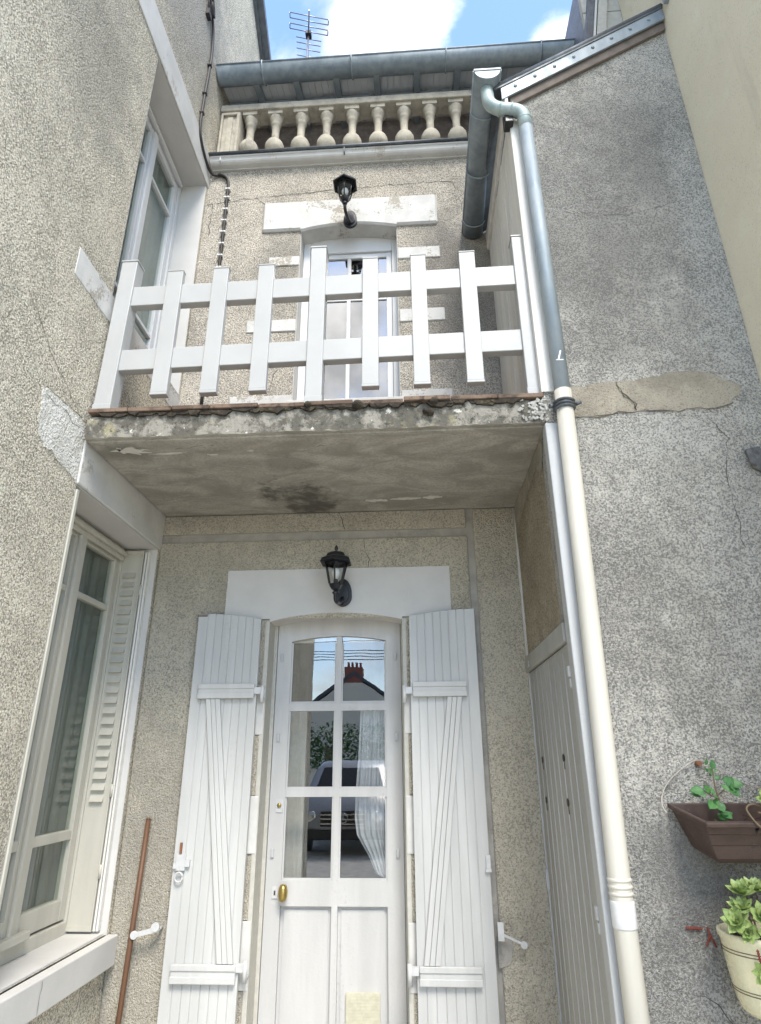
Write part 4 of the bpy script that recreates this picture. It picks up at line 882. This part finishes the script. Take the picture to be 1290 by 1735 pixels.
for xa, xb in ((-1.441, -1.347), (-1.162, -1.069), (-.887, -.793), (-.263, -.171), (.021, .110), (.307, .399)):
    zt = 4.443 + (xa + 1.44) * .02; zb_ = 3.592
    p_ = B(xa, xb, 2.86, 2.898, zb_, zt).build('picket', 'rail_paint', rl, .003)
    MB().box(xa - .002, xb + .002, 2.857, 2.901, zt + .0005, zt + .010).build('picket_cap', 'rail_paint', p_, .003); MB().box(xa - .002, xb + .002, 2.857, 2.901, zb_ - .016, zb_ - .0005).build('picket_cap', 'rail_paint', p_, .003)
for za, zb_ in ((4.212, 4.352), (3.757, 3.896)):
    m = MB()
    vs = [(x, y, z + s_) for x, s_ in ((-1.66, 0), (.63, .026)) for y in (2.876, 2.930) for z in (za, zb_)]
    m.add(vs, [(0, 1, 3, 2), (4, 6, 7, 5), (0, 4, 5, 1), (2, 3, 7, 6), (0, 2, 6, 4), (1, 5, 7, 3)]); m.build('rail', 'rail_paint', rl, .004)

# ------------------------------------------------------------------ wall lanterns
def lantern(x, z0, label):
    """z0 = bottom of the wall plate; lantern stands on an arm"""
    yw = YB - .035 if z0 > 4 else YB - .010
    t_ = thing('wall_lantern', (x, yw, z0), label, 'wall lamp', 'black wall lanterns')
    # shield-shaped back plate
    pts = []
    for k in range(24):
        a = 2 * math.pi * k / 24; r = .058 if math.sin(a) > 0 else .058 - .010 * math.sin(a) * abs(math.cos(a))
        pts.append((x + r * math.cos(a), z0 + .085 + (.105 if math.sin(a) > 0 else .082) * math.sin(a)))
    MB().prism(pts, 'y', yw - .022, yw + .004).prism([(x + (p[0] - x) * .7, z0 + .085 + (p[1] - z0 - .085) * .7) for p in pts], 'y', yw - .036, yw - .02).build('wall_plate', 'black', t_, .006)
    yc = 3.765; xl_ = x - .022
    MB().tube(arc([(x, yw - .02, z0 + .06), (x - .006, 3.90, z0 + .01), (xl_, yc + .02, z0 - .01), (xl_, yc, z0 + .06)]), [.014] * 20 if False else .0135, 10).lathe((xl_, yc, z0 + .05), [(.012, -.02), (.022, -.008), (.012, .004)], 12).build('arm', 'black', t_)
    zb_ = z0 + .058
    b = MB(); b.lathe((xl_, yc, zb_), [(.014, 0), (.030, .008), (.038, .020), (.044, .036), (.040, .040)], 6, phase=R(30), smooth=False); b.build('base', 'black', t_)
    r0, r1, zA, zB = .043, .076, zb_ + .038, zb_ + .185
    cg = MB(); gl_ = MB()
    for k in range(6):
        a = R(30) + k * R(60); a2 = a + R(60)
        p0 = Vector((xl_ + r0 * math.cos(a), yc + r0 * math.sin(a), zA)); p1 = Vector((xl_ + r1 * math.cos(a), yc + r1 * math.sin(a), zB))
        q0 = Vector((xl_ + r0 * math.cos(a2), yc + r0 * math.sin(a2), zA)); q1 = Vector((xl_ + r1 * math.cos(a2), yc + r1 * math.sin(a2), zB))
        cg.tube([p0, p1], .0055, 6); ins = lambda p: Vector((xl_ + (p.x - xl_) * .94, yc + (p.y - yc) * .94, p.z))
        gl_.add([ins(p0), ins(q0), ins(q1), ins(p1)], [(0, 1, 2, 3)])
        # scalloped valance under the roof
        top_ = [p1, p1.lerp(q1, .25), p1.lerp(q1, .5), p1.lerp(q1, .75), q1]; dn = (.022, .014, .024, .014, .022)
        vv = top_ + [v_ - Vector((0, 0, d_)) for v_, d_ in zip(top_, dn)]
        cg.add(vv, [(i, i + 1, i + 6, i + 5) for i in range(4)])
    cg.build('cage', 'black', t_); gl_.build('pane', 'lamp_glass', t_)
    MB().lathe((xl_, yc, zB), [(.080, 0), (.107, -.012), (.110, -.006), (.098, .018), (.076, .030), (.070, .034), (.058, .054), (.034, .066), (.016, .070)], 6, phase=R(30), smooth=False).lathe((xl_, yc, zB + .068), [(.012, 0), (.008, .008), (.013, .018), (.010, .032), (.002, .046)], 10).build('lantern_roof', 'black', t_)
    MB().lathe((xl_, yc, zA), [(.014, 0), (.014, .03), (.012, .034)], 12).build('lamp_holder', 'black', t_)
    MB().lathe((xl_, yc, zA + .034), [(.012, 0), (.024, .022), (.029, .042), (.024, .062), (.008, .072)], 14).build('bulb', 'bulb', t_)
    return t_
lan = lantern(-.482, 2.625, 'black six sided lantern on the white lintel over the glazed door')
l2 = copy_tree(lan); l2.location = (-.470, YB - .034, 5.868)
l2['label'] = 'black six sided lantern on the chipped stone above the balcony window'
# ------------------------------------------------------------------ electric cable
cb = thing('electric_cable', (XL + .02, 3.7, 6.6), 'black cable running down the left wall corner to behind the balcony railing', 'cable')
P = [(XL + .02, 3.386, 8.45), (XL + .02, 3.50, 8.22), (XL + .02, 3.62, 8.05), (XL + .02, 3.665, 7.75), (XL + .018, 3.658, 7.45), (XL + .018, 3.642, 7.075), (XL + .016, 3.65, 6.78), (XL + .018, 3.73, 6.67), (XL + .02, 3.90, 6.62), (-1.72, 3.968, 6.60), (-1.653, 3.985, 6.605), (-1.594, 3.985, 6.555), (-1.575, 3.985, 6.45), (-1.573, 3.985, 6.154), (-1.572, 3.985, 5.883), (-1.573, 3.985, 5.559), (-1.58, 3.985, 5.2), (-1.59, 3.985, 4.2)]
def smooth_path(P, n=6):
    P = [Vector(p) for p in P]; out = []
    for i in range(len(P) - 1):
        a, b, c, d = P[max(i - 1, 0)], P[i], P[i + 1], P[min(i + 2, len(P) - 1)]
        for k in range(n):
            f = k / n; out.append(.5 * ((2 * b) + (c - a) * f + (2 * a - 5 * b + 4 * c - d) * f * f + (3 * b - a - 3 * c + d) * f ** 3))
    out.append(P[-1]); return out
sp = smooth_path(P)
MB().tube(sp, .013, 8).tube([p + Vector((.004, -.014, -.004)) for p in sp[58:]], .009, 8).build('cable', 'rubber', cb)
lp = MB()
for q in range(3): lp.tube([(XL + .03 + q * .01, 3.49 + .06 * math.cos(a + q), 8.18 + .09 * math.sin(a)) for a in [k * math.pi / 8 for k in range(17)]], .008, 6)
lp.box(XL, XL + .035, 3.46, 3.53, 8.02, 8.14); lp.build('coil', 'rubber', cb)
for z in (6.42, 6.32, 6.18, 6.05, 5.92, 5.79, 5.66, 5.53): MB().box(-1.597, -1.552, 3.963, 3.9995, z - .008, z + .008).build('clip', 'pvc_white', cb, .002)
for (y, z) in ((3.66, 7.6), (3.645, 7.2), (3.643, 6.95)): MB().box(XL - .0, XL + .036, y - .02, y + .02, z - .007, z + .007).build('clip', 'rubber', cb, .002)

# ------------------------------------------------------------------ stick
st = MB().tube([(-1.63, 3.90, .02), (-1.618, 3.935, .7), (-1.608, 3.965, 1.375)], .0145, 12); st.lathe((-1.608, 3.965, 1.375), [(.0145, 0), (.011, .010), (.003, .014)], 12)
tag(st.build('broom_handle', 'brown_wood'), 'long brown wooden stick leaning on the wall left of the white shutter', 'stick')

# ------------------------------------------------------------------ hanging planter, pot and plants
hp = thing('hanging_planter', (1.30, 2.70, 1.30), 'brown plastic trough hung from the grey roughcast wall by a pale wire', 'planter')
yb_ = YF - .008
def trough(z, dep, xl0, xl1, inset, bk=0.):
    """six-sided outline: straight back on the wall, splayed corners; the trough sags forward on its wire"""
    return [(x, y, z - (yb_ - y) * .25) for x, y in ((xl0, yb_ - bk), (xl0 + .008, yb_ - dep * .22), (xl0 + inset, yb_ - dep), (xl1 - inset, yb_ - dep), (xl1 - .008, yb_ - dep * .22), (xl1, yb_ - bk))]
rings = [(1.365, .13, 1.065, 1.545, .030), (1.385, .145, 1.05, 1.56, .035), (1.432, .158, 1.03, 1.58, .040), (1.437, .163, 1.027, 1.583, .041), (1.475, .178, 1.012, 1.598, .045), (1.480, .184, 1.009, 1.601, .046), (1.508, .195, .998, 1.612, .05), (1.510, .214, .986, 1.624, .055), (1.528, .218, .984, 1.626, .056), (1.530, .198, .997, 1.613, .052, .010), (1.50, .188, 1.004, 1.606, .05, .012), (1.45, .165, 1.025, 1.585, .043, .014)]
m = MB(); vs = [p for r_ in rings for p in trough(*r_)]; n = 6
m.add(vs, [(i * n + k, i * n + (k + 1) % n, (i + 1) * n + (k + 1) % n, (i + 1) * n + k) for i in range(len(rings) - 1) for k in range(n)]); m.add(vs[:6], [(5, 4, 3, 2, 1, 0)])
m.build('trough', 'pot_brown', hp, .004)
MB().add(trough(1.462, .170, 1.020, 1.590, .043, .013), [(0, 1, 2, 3, 4, 5)]).build('soil', 'soil', hp)
wr = smooth_path([(.972, 2.80, 1.50), (.962, 2.80, 1.54), (.985, 2.815, 1.585), (1.03, 2.815, 1.63), (1.10, 2.81, 1.677), (1.135, 2.81, 1.688), (1.17, 2.812, 1.675), (1.24, 2.812, 1.63), (1.34, 2.81, 1.585), (1.5, 2.81, 1.545), (1.655, 2.80, 1.515)])
m = MB().tube(wr, .0024, 6); m.tube(smooth_path([(.962, 2.80, 1.555), (.955, 2.79, 1.52), (.962, 2.775, 1.495), (.972, 2.80, 1.50)]), .003, 6); m.build('hanging_wire', 'wire', hp)
MB().tube([(1.135, 2.84, 1.675), (1.135, 2.80, 1.675)], .010, 8).build('hook', 'rust', hp)
def leaf(m, p, d, L, W, up=Vector((0, 0, 1)), mi=0, curl=.25):
    """small folded leaf from p along d"""
    d = Vector(d).normalized(); s_ = d.cross(up); s_ = s_.normalized() if s_.length > .05 else Vector((1, 0, 0)); nrm = s_.cross(d)
    pr = [(0, .12), (.25, .8), (.5, 1), (.75, .7), (1, .04)]; vs = []
    for f, wd in pr:
        c_ = p + d * L * f - nrm * (curl * L * f * f)
        vs += [c_ - s_ * W * wd / 2 + nrm * W * .12, c_, c_ + s_ * W * wd / 2 + nrm * W * .12]
    fs = []
    for i in range(4): fs += [(3 * i, 3 * i + 1, 3 * i + 4, 3 * i + 3), (3 * i + 1, 3 * i + 2, 3 * i + 5, 3 * i + 4)]
    m.add(vs, fs, mi, True)
def rosette(m, c, r, tilt, mi=0):
    c = Vector(c); q = Vector((0, 0, 1)).rotation_difference(Vector(tilt).normalized())
    for ring, (n, el, k) in enumerate(((7, 12, 1.0), (6, 34, .82), (5, 56, .6), (3, 75, .4))):
        for i in range(n):
            a = 2 * math.pi * (i + ring * .37) / n + random.uniform(-.15, .15); e = R(el + random.uniform(-6, 6))
            d = q @ Vector((math.cos(a) * math.cos(e), math.sin(a) * math.cos(e), math.sin(e)))
            up = q @ Vector((-math.cos(a) * math.sin(e), -math.sin(a) * math.sin(e), math.cos(e)))
            leaf(m, c, d, r * k, r * k * .62, up, mi, -.18)
# ivy-like sprig
sp_ = thing('leafy_sprig', (1.16, 2.74, 1.46), 'small dark green leafy sprig growing in the brown trough', 'plant')
m = MB(); main = smooth_path([(1.160, 2.74, 1.45), (1.157, 2.735, 1.53), (1.15, 2.735, 1.60), (1.153, 2.735, 1.655)]); m.tube(main, [.004 - .002 * i / len(main) for i in range(len(main))], 6)
branches = [((1.157, 2.735, 1.545), (1.10, 2.72, 1.575)), ((1.155, 2.735, 1.56), (1.20, 2.72, 1.60)), ((1.157, 2.735, 1.515), (1.125, 2.70, 1.54))]
for a, b in branches: m.tube([a, b], .002, 5)
m.build('stem', 'stem', sp_)
m = MB()
for p, d, L, W in (((1.10, 2.72, 1.575), (-1, -.2, .15), .062, .034), ((1.12, 2.72, 1.568), (-.5, -.3, .8), .04, .026), ((1.125, 2.70, 1.54), (-.6, -.6, -.3), .058, .036), ((1.13, 2.70, 1.535), (.2, -.7, -.5), .048, .034), ((1.20, 2.72, 1.60), (1, -.3, .1), .055, .036), ((1.195, 2.72, 1.598), (.5, -.5, -.7), .06, .04), ((1.19, 2.72, 1.594), (.4, -.3, .7), .045, .03), ((1.153, 2.735, 1.655), (.1, -.3, 1), .038, .022), ((1.152, 2.735, 1.64), (-.7, -.3, .6), .03, .02), ((1.157, 2.735, 1.50), (.4, -.8, -.3), .05, .032), ((1.157, 2.735, 1.49), (-.5, -.8, -.2), .045, .03), ((1.155, 2.735, 1.475), (0, -1, -.3), .04, .03), ((1.152, 2.735, 1.62), (.8, -.3, .3), .028, .018)):
    for q_ in range(2): leaf(m, Vector(p) + Vector((random.gauss(0, .012), random.gauss(0, .008), random.gauss(0, .012))), (d[0] + random.gauss(0, .4), d[1] + random.gauss(0, .3), d[2] + random.gauss(0, .4)), L * random.uniform(.35, .7), W * random.uniform(.45, .7), Vector((0, -.85, .55)))
    leaf(m, Vector(p), d, L * .9, W * 1.15, Vector((0, -.85, .55)))
m.build('leaves', 'leaf', sp_)
sc_ = thing('trailing_succulent', (1.33, 2.68, 1.46), 'yellow green trailing succulent in the brown trough with bare curling stems', 'plant')
m = MB()
for pts in ([(1.36, 2.66, 1.46), (1.30, 2.63, 1.50), (1.235, 2.62, 1.535), (1.20, 2.62, 1.52), (1.215, 2.60, 1.475), (1.235, 2.59, 1.455)], [(1.38, 2.66, 1.46), (1.32, 2.60, 1.49), (1.27, 2.60, 1.50), (1.23, 2.60, 1.51)], [(1.30, 2.64, 1.47), (1.27, 2.60, 1.44), (1.29, 2.575, 1.405), (1.34, 2.57, 1.40), (1.39, 2.58, 1.43)], [(1.35, 2.66, 1.46), (1.31, 2.62, 1.55)], [(1.37, 2.64, 1.46), (1.335, 2.60, 1.58)], [(1.33, 2.62, 1.47), (1.285, 2.61, 1.545)]):
    m.tube(smooth_path(pts), .0038, 6)
m.build('stem', 'stem', sc_)
m = MB(); rosette(m, (1.325, 2.60, 1.60), .055, (-.3, -.7, 1), 1); rosette(m, (1.36, 2.58, 1.585), .05, (.2, -.6, 1), 1); rosette(m, (1.275, 2.605, 1.55), .042, (-.3, -1, .6), 0); rosette(m, (1.335, 2.58, 1.53), .045, (0, -1, .6), 0); rosette(m, (1.38, 2.57, 1.51), .05, (.2, -1, .5), 0); rosette(m, (1.40, 2.60, 1.58), .05, (.4, -.5, 1), 1); rosette(m, (1.30, 2.57, 1.475), .03, (-.2, -1, .2), 0)
m.build('leaves', ['succulent', 'succulent_y'], sc_)
dd = MB()
for k in range(40): leaf(dd, Vector((random.uniform(1.22, 1.32), random.uniform(2.60, 2.70), random.uniform(1.45, 1.49))), (random.uniform(-1, 1), random.uniform(-1, .3), random.uniform(-.6, .6)), random.uniform(.02, .05), .012)
dd.build('dead_leaves', 'soil', sc_)

fp = thing('flower_pot', (1.195, 2.69, .88), 'cream glazed pot with thin dark bands on the grey wall below the brown trough', 'plant pot')
pc = (1.195, 2.69, 0)
MB().lathe(pc, [(.02, .872), (.085, .874), (.108, .892), (.118, .93), (.128, 1.0), (.1365, 1.095), (.143, 1.105), (.143, 1.12), (.136, 1.122), (.130, 1.10), (.126, 1.085), (.02, 1.083)], 32).build('pot', 'pot_cream', fp)
bn = MB()
for z, r in ((1.072, .1358), (1.062, .1350), (.955, .1228), (.946, .1218)): bn.lathe((pc[0], pc[1], z), [(r - .002, -.0022), (r + .0012, 0), (r - .002, .0022)], 32)
bn.build('band', 'stem', fp)
MB().lathe(pc, [(.124, 1.09), (.06, 1.098), (.004, 1.10)], 20).build('soil', 'soil', fp)
MB().box(1.17, 1.22, 2.822, 2.834, 1.04, 1.10).build('wall_hook', 'rust', fp)
rs = thing('rosette_succulent', (1.195, 2.69, 1.10), 'pale green rosette succulent spilling over the rim of the cream pot', 'plant')
m = MB(); stm = MB()
for (x, y, z, r, tl_) in ((1.085, 2.60, 1.165, .055, (-.6, -.8, .7)), (1.115, 2.62, 1.20, .05, (-.2, -.5, 1)), (1.135, 2.64, 1.245, .055, (-.2, -.4, 1)), (1.19, 2.66, 1.25, .055, (0, -.3, 1)), (1.16, 2.58, 1.185, .05, (0, -1, .6)), (1.20, 2.58, 1.165, .05, (.1, -1, .5)), (1.24, 2.58, 1.20, .055, (.2, -.7, .8)), (1.17, 2.56, 1.135, .05, (-.2, -1, .2)), (1.27, 2.60, 1.18, .05, (.3, -.8, .6)), (1.30, 2.62, 1.21, .05, (.5, -.6, .8)), (1.12, 2.545, 1.03, .045, (-.4, -1, .1)), (1.23, 2.62, 1.23, .05, (.1, -.4, 1)), (1.105, 2.58, 1.14, .04, (-.6, -1, .3))):
    rosette(m, (x, y, z), r, tl_); 
    stm.tube(smooth_path([(1.195 + (x - 1.195) * .3, 2.67, 1.09), (x * .6 + 1.195 * .4, min(y + .03, 2.66), max(z - .03, 1.08)), (x, y + .004, z - .004)]), .0035, 5)
m.build('leaves', 'succulent', rs)
stm.tube(smooth_path([(1.22, 2.56, 1.10), (1.20, 2.54, 1.06), (1.16, 2.53, 1.04), (1.125, 2.54, 1.03)]), .005, 6); stm.tube(smooth_path([(1.245, 2.56, 1.11), (1.25, 2.535, 1.07), (1.22, 2.53, 1.03), (1.215, 2.53, .99)]), .004, 6); stm.tube([(1.13, 2.54, 1.01), (1.14, 2.545, .95), (1.145, 2.55, .91)], .0025, 5)
stm.build('stem', 'stem', rs)
dr_ = MB()
def dry(pts, n=9):
    for a, b in zip(pts[:-1], pts[1:]):
        for k in range(n): f = k / n; dr_.lathe(Vector(a).lerp(Vector(b), f), [(.001, -.006), (.0055, 0), (.001, .006)], 6)
dry([(1.14, 2.545, .955), (1.15, 2.548, .90)]); dry([(1.15, 2.548, .95), (1.165, 2.548, .895)]); dry([(1.215, 2.53, 1.02), (1.215, 2.53, .96)], 7); dry([(1.24, 2.53, 1.03), (1.245, 2.53, .97)], 7); dry([(1.115, 2.56, 1.09), (1.12, 2.56, 1.04)], 7)
dr_.build('dry_stem', 'red_stem', rs)
dr_ = MB(); dry([(.985, 2.822, 1.10), (1.045, 2.822, 1.098)]); dry([(1.062, 2.822, 1.10), (1.066, 2.822, 1.075), (1.045, 2.822, 1.04)], 5); dry([(1.066, 2.822, 1.08), (1.085, 2.822, 1.035)], 6)
tag(dr_.build('dried_stem', 'red_stem'), 'thin red dried stem stuck to the grey wall left of the cream pot', 'stem')

# ------------------------------------------------------------------ TV antenna
an = thing('tv_antenna', (-1.96, 8.41, 9.7), 'thin comb shaped television antenna against the clouds above the back roof', 'antenna')
MB().tube([(-1.96, 8.41, 9.7), (-1.96, 8.41, 16.1)], .022, 8).build('mast', 'alu', an)
bx = lambda y: -1.877 - (y - 8.0) * .2
MB().tube([(bx(7.95), 7.95, 16.06), (bx(8.95), 8.95, 16.06)], .016, 8).build('boom', 'alu', an)
MB().box(bx(8.4) - .06, bx(8.4) + .06, 8.34, 8.47, 16.0, 16.1).build('junction_box', 'rubber', an)
for y, hw, loop in ((8.02, .40, 1), (8.22, .40, 1), (8.46, .27, 0), (8.56, .26, 0), (8.68, .26, 0), (8.82, .25, 0), (8.93, .24, 0)):
    m = MB(); c = Vector((bx(y), y + .04, 16.06)); dv_ = Vector((.97, .24, 0))
    m.tube([c - dv_ * hw, c + dv_ * hw], .011, 6)
    if loop:
        o = Vector((-.02, .10, 0)); m.tube([c - dv_ * hw + o, c + dv_ * hw + o], .011, 6); m.tube([c - dv_ * hw, c - dv_ * hw + o], .011, 6); m.tube([c + dv_ * hw, c + dv_ * hw + o], .011, 6)
    m.build('element', 'alu', an)

# ------------------------------------------------------------------ across the street (seen in the panes)
op = thing('opposite_house', (-3.9, -30, 0), 'pale gabled house across the street with red brick chimney, mirrored in the glazed door', 'house')
yg = -30.
MB().prism([(-7.8, 0), (0, 0), (0, 3.75), (-3.9, 6.4), (-7.8, 3.75)], 'y', yg - 9, yg).build('wall', 'far_render', op)
MB().prism([(-8.1, 3.65), (-3.9, 6.5), (.3, 3.65), (.3, 3.85), (-3.9, 6.72), (-8.1, 3.85)], 'y', yg - 9.1, yg + .06).build('roof', 'slate', op)
m = MB().box(-4.45, -3.37, yg - .9, yg + .02, 6.05, 6.92); cp_ = m.build('chimney', 'brick', op)
m = MB()
for k in range(4): m.lathe((-4.25 + k * .24, yg - .45, 6.92), [(.10, 0), (.08, .1), (.07, .30), (.09, .34)], 10)
m.build('chimney_pot', 'brick', cp_)
m = MB().box(-2.9, -2.5, yg + .0, yg + .05, .9, 2.6); m.box(-5.6, -4.6, yg + .0, yg + .05, .9, 2.4); m.build('window', 'car_glass', op)
hg = MB(); rnd = random.Random(3)
for k in range(2600):
    p_ = Vector((rnd.uniform(-4.5, 1.0), -17.6 + rnd.gauss(0, .35), rnd.uniform(1.2, 2.75 + .3 * math.sin(rnd.random() * 9))))
    leaf(hg, p_, (rnd.uniform(-1, 1), rnd.uniform(-.2, 1), rnd.uniform(-.4, 1)), rnd.uniform(.12, .25), .10)
tag(hg.build('hedge', 'leaf'), 'green hedge across the street, mirrored in the middle right door pane', 'hedge')
ww = thing('garden_wall', (-2, -17, 0), 'low pale garden wall below the hedge across the street, mirrored in the door', 'wall')
MB().box(-12, 8, -17.2, -17.0, 0, 1.3).box(-12, 8, -17.25, -16.95, 1.302, 1.36).build('masonry', 'far_render', ww)
ow = MB()
for z in (5.57, 5.24, 5.14, 5.04, 4.94): ow.tube([(-22 + k * 2, -13.6, z + .012 * (k - 10) ** 2 * .12) for k in range(22)], .014, 5)
tag(ow.build('overhead_wires', 'rubber'), 'dark overhead wires strung along the street, mirrored in the top door panes', 'wires')
car = thing('parked_car', (-1.5, -6.6, 0), 'dark grey parked car with round star badge, mirrored in the door panes', 'car')
cxm = -1.5; cyf = -4.6
prof = [(0, .30), (0, .62), (-.06, .80), (-.9, .98), (-1.55, 1.55), (-2.1, 1.66), (-3.4, 1.66), (-4.2, 1.40), (-4.35, .9), (-4.35, .32)]
m = MB(); n = len(prof)
for sg in (0,):
    secs = [(-.88, .0), (-.84, .02), (.84, .02), (.88, .0)]
    vs = []
    for sx, ins in ((-.90, .10), (-.80, 0), (-.4, -.03), (.4, -.03), (.80, 0), (.90, .10)):
        for (yy, zz) in prof: vs.append((cxm + sx * (1 if zz < 1.0 else 1 - (zz - 1.0) * .28), cyf + yy - (ins if yy > -.5 else 0), zz - (ins * .3 if zz > .5 else 0)))
    m.add(vs, [(s_ * n + k, s_ * n + (k + 1) % n, (s_ + 1) * n + (k + 1) % n, (s_ + 1) * n + k) for s_ in range(5) for k in range(n)], 0, True)
    m.add(vs[:n], [list(range(n))]); m.add(vs[-n:], [list(range(n))])
m.build('body', 'car_paint', car)
def wpt(x, t_): return (x, cyf - .93 - t_ * .62, 1.0 + t_ * .55)
MB().add([(cxm - .72, cyf - .95, 1.03), (cxm + .72, cyf - .95, 1.03), (cxm + .60, cyf - 1.50, 1.53), (cxm - .60, cyf - 1.50, 1.53), (cxm - .72, cyf - .98, 1.01), (cxm + .72, cyf - .98, 1.01), (cxm + .60, cyf - 1.53, 1.51), (cxm - .60, cyf - 1.53, 1.51)], [(0, 1, 2, 3), (4, 7, 6, 5), (0, 4, 5, 1), (2, 6, 7, 3), (0, 3, 7, 4), (1, 5, 6, 2)]).build('windscreen', 'car_glass', car)
for sx in (-1, 1): MB().lathe((cxm + sx * .62, cyf - .03, .66), [(.13, 0), (.12, .03), (.03, .05)], 14, ax=(0, 1, 0)).build('headlight', 'chrome', car)
g_ = MB().box(cxm - .42, cxm + .42, cyf + .01, cyf + .045, .52, .78)
for k in range(3): g_.box(cxm - .42, cxm + .42, cyf + .045, cyf + .05, .55 + k * .08, .57 + k * .08, 1)
g_.build('grille', ['car_glass', 'chrome'], car)
em = MB().tube([(cxm + .085 * math.cos(a), cyf + .065, .67 + .085 * math.sin(a)) for a in [k * math.pi / 12 for k in range(25)]], .010, 6)
for a in (90, 210, 330): em.tube([(cxm, cyf + .065, .67), (cxm + .08 * math.cos(R(a)), cyf + .065, .67 + .08 * math.sin(R(a)))], [.014, .004], 6)
em.build('badge', 'chrome', car)
MB().box(cxm - .86, cxm + .86, cyf - .05, cyf + .06, .30, .47).build('bumper', 'car_glass', car, .02)
for sx in (-.82, .82):
    for yy in (-.85, -3.5): MB().lathe((cxm + sx - .1, cyf + yy, .31), [(.2, 0), (.30, .01), (.31, .05), (.31, .15), (.30, .19), (.2, .2)], 20, ax=(1, 0, 0)).build('wheel', 'rubber', car)
for sx in (-1, 1): MB().box(cxm + sx * .92 - .09, cxm + sx * .92 + .09, cyf - 1.25, cyf - 1.15, .92, 1.06).build('wing_mirror', 'car_paint', car, .02)
